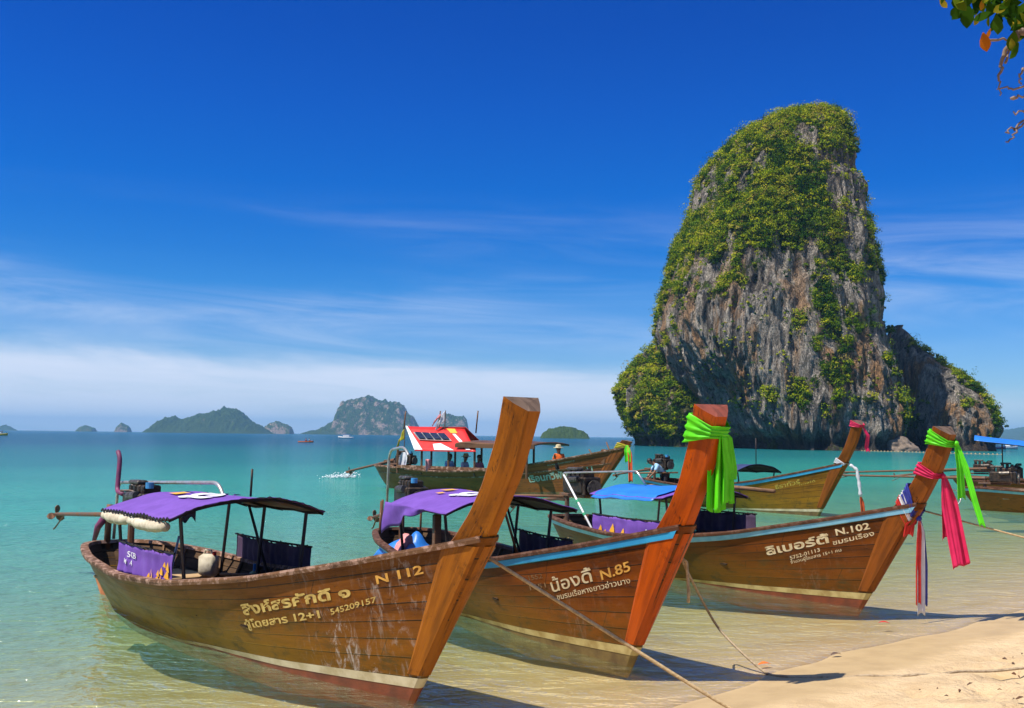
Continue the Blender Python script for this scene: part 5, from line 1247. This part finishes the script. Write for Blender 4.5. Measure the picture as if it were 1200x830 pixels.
lb = [(top_, at(1285, -60, 5.1), at(1210, -25, 5.0), at(1120, -30, 4.9)), (top_-Vector((0, 0, .6)), at(1260, 40, 5.1), at(1195, 38, 5.0), at(1178, 60, 5.0), at(1171, 90, 5.0), at(1172, 112, 5.0)), (at(1172, 104, 5.0), at(1190, 103, 5.02), at(1235, 90, 5.1)),
      (at(1240, 100, 5.1), at(1200, 112, 5.05), at(1184, 116, 5.0)), (at(1178, 168, 5.0), at(1192, 158, 5.0), at(1204, 140, 5.05), at(1245, 110, 5.1)), (at(1177, 157, 5.0), at(1190, 150, 5.02), at(1215, 130, 5.1)), (at(1195, 38, 5.0), at(1182, 46, 5.0), at(1158, 49, 5.0)), (at(1196, 40, 5.0), at(1184, 55, 5.0), at(1178, 74, 5.0)), (at(1187, 134, 5.0), at(1205, 128, 5.05)), (at(1197, 100, 5.0), at(1194, 88, 5.0), at(1200, 80, 5.0))]
for k, ps in enumerate(lb):
    m_ = MB(); P = []
    for i in range(len(ps)-1):
        for q in range(6): P.append(Vector(ps[i]).lerp(Vector(ps[i+1]), q/6)+Vector((random.gauss(0, .006), random.gauss(0, .006), random.gauss(0, .006))))
    P.append(Vector(ps[-1])); r0 = (.03 if k < 2 else .007); rl = [max(r0*(1-i/len(P)), .0035) if k < 2 else (.0035+.004*abs(i/len(P)-.0)) for i in range(len(P))]
    m_.tube([LOC(p_) for p_ in P], rl, 6); m_.build('limb' if k < 2 else 'twig', BARK, TR, True)
LEAFN = leaf_mat('almond_leaf', [(0.0, (0.012, 0.040, 0.006)), (0.40, (0.04, 0.10, 0.008)), (0.62, (0.18, 0.22, 0.015)), (0.78, (0.45, 0.34, 0.03)), (1.0, (0.55, 0.12, 0.01))], .4)
LV, LF, LT = [], [], []
def leaf(c, d_, n_, ln, tint):
    d_ = d_.normalized(); s_ = d_.cross(n_).normalized(); n_ = s_.cross(d_); b = len(LV); prof = [(0, .02), (.12, .10), (.4, .24), (.68, .27), (.86, .16), (1, .01)]
    for (u, w_) in prof:
        bend = -n_*ln*.18*u*u; ctr = c+d_*ln*u+bend
        LV.extend([ctr-s_*w_*ln+n_*.10*ln*w_, ctr, ctr+s_*w_*ln+n_*.10*ln*w_])
    for i in range(5):
        for k in range(2): LF.append((b+i*3+k, b+i*3+k+1, b+i*3+4+k, b+i*3+3+k)); LT.append(tint)
g = random.Random(4)
for k in range(420):
    px = 1093+g.random()**.75*190; lim = 4+38*((px-1093)/107)**.8 if px < 1200 else 50
    py = -70+(lim+70)*g.random()**.8; 
    c = at(px, py-8, 4.75+g.random()*.6)
    d_ = Vector((g.gauss(0, .7), g.gauss(0, .5), -abs(g.gauss(.6, .5)))); leaf(c, d_, Vector((g.gauss(0, .6), -1, g.gauss(0, .6))), g.uniform(.05, .105), min(max(g.gauss(.33, .22), 0), .85))
for px, py, tn, ln in ((1152, 38, .97, .095), (1161, 33, .95, .055), (1147, 16, .74, .06), (1169, 25, .68, .05), (1190, 22, .76, .06), (1185, 45, .70, .06), (1189, 36, .45, .10), (1122, 2, .35, .08), (1134, 4, .3, .12), (1101, -2, .78, .06), (1151, 0, .9, .05), (1194, 50, .4, .09)):
    leaf(at(px, py, 4.9), Vector((g.gauss(0, .25), 0, -1)), Vector((g.gauss(0, .5), -1, 0)), ln, tn)
np_mesh('foliage', [LOC(v) for v in LV], np.array(LF), LEAFN, TR, True, attrs={'tint': ('FACE', LT)})

# wake of the tour boat
def foam(x, y, n, spread, name='boat_wake'):
    g = random.Random(11); m = MB()
    for k in range(n):
        t_ = g.random()**1.6; c = Vector((x-5.0*t_*spread+g.gauss(0, .3), y+2.2*t_*spread+g.gauss(0, .3+.6*t_), abs(g.gauss(0, .16))*(1-t_)+.005)); r = g.uniform(.01, .035)
        m.ball(tuple(c), (r*1.5, r, r), 6, 4)
    return tag(m.build(name, MT['foam'], None, True), kind='stuff')
MT['foam'] = plain('sea_foam', (0.85, 0.87, 0.88), (0.72, 0.78, 0.8), 0.9)
foam(-8.9, 57.0, 380, .22)

# small litter along the dry sand
g = random.Random(21); m = MB(); n_l = 0
while n_l < 170:
    x, y = g.uniform(1.6, 8.5), g.uniform(7.4, 13.5); z = gz_(x, y)
    if z < .16: continue
    r = g.uniform(.008, .03); a = g.uniform(0, 6.3); d_ = Vector((math.cos(a), math.sin(a), g.uniform(0, .3)))*r*g.uniform(1, 3.5)
    m.tube([Vector((x, y, z+.004))-d_*.5, Vector((x, y, z+.012)), Vector((x, y, z+.006))+d_*.5], [r*.25, r*.45, r*.15], 5); n_l += 1
tag(m.build('beach_litter', MT['rust']), kind='stuff')
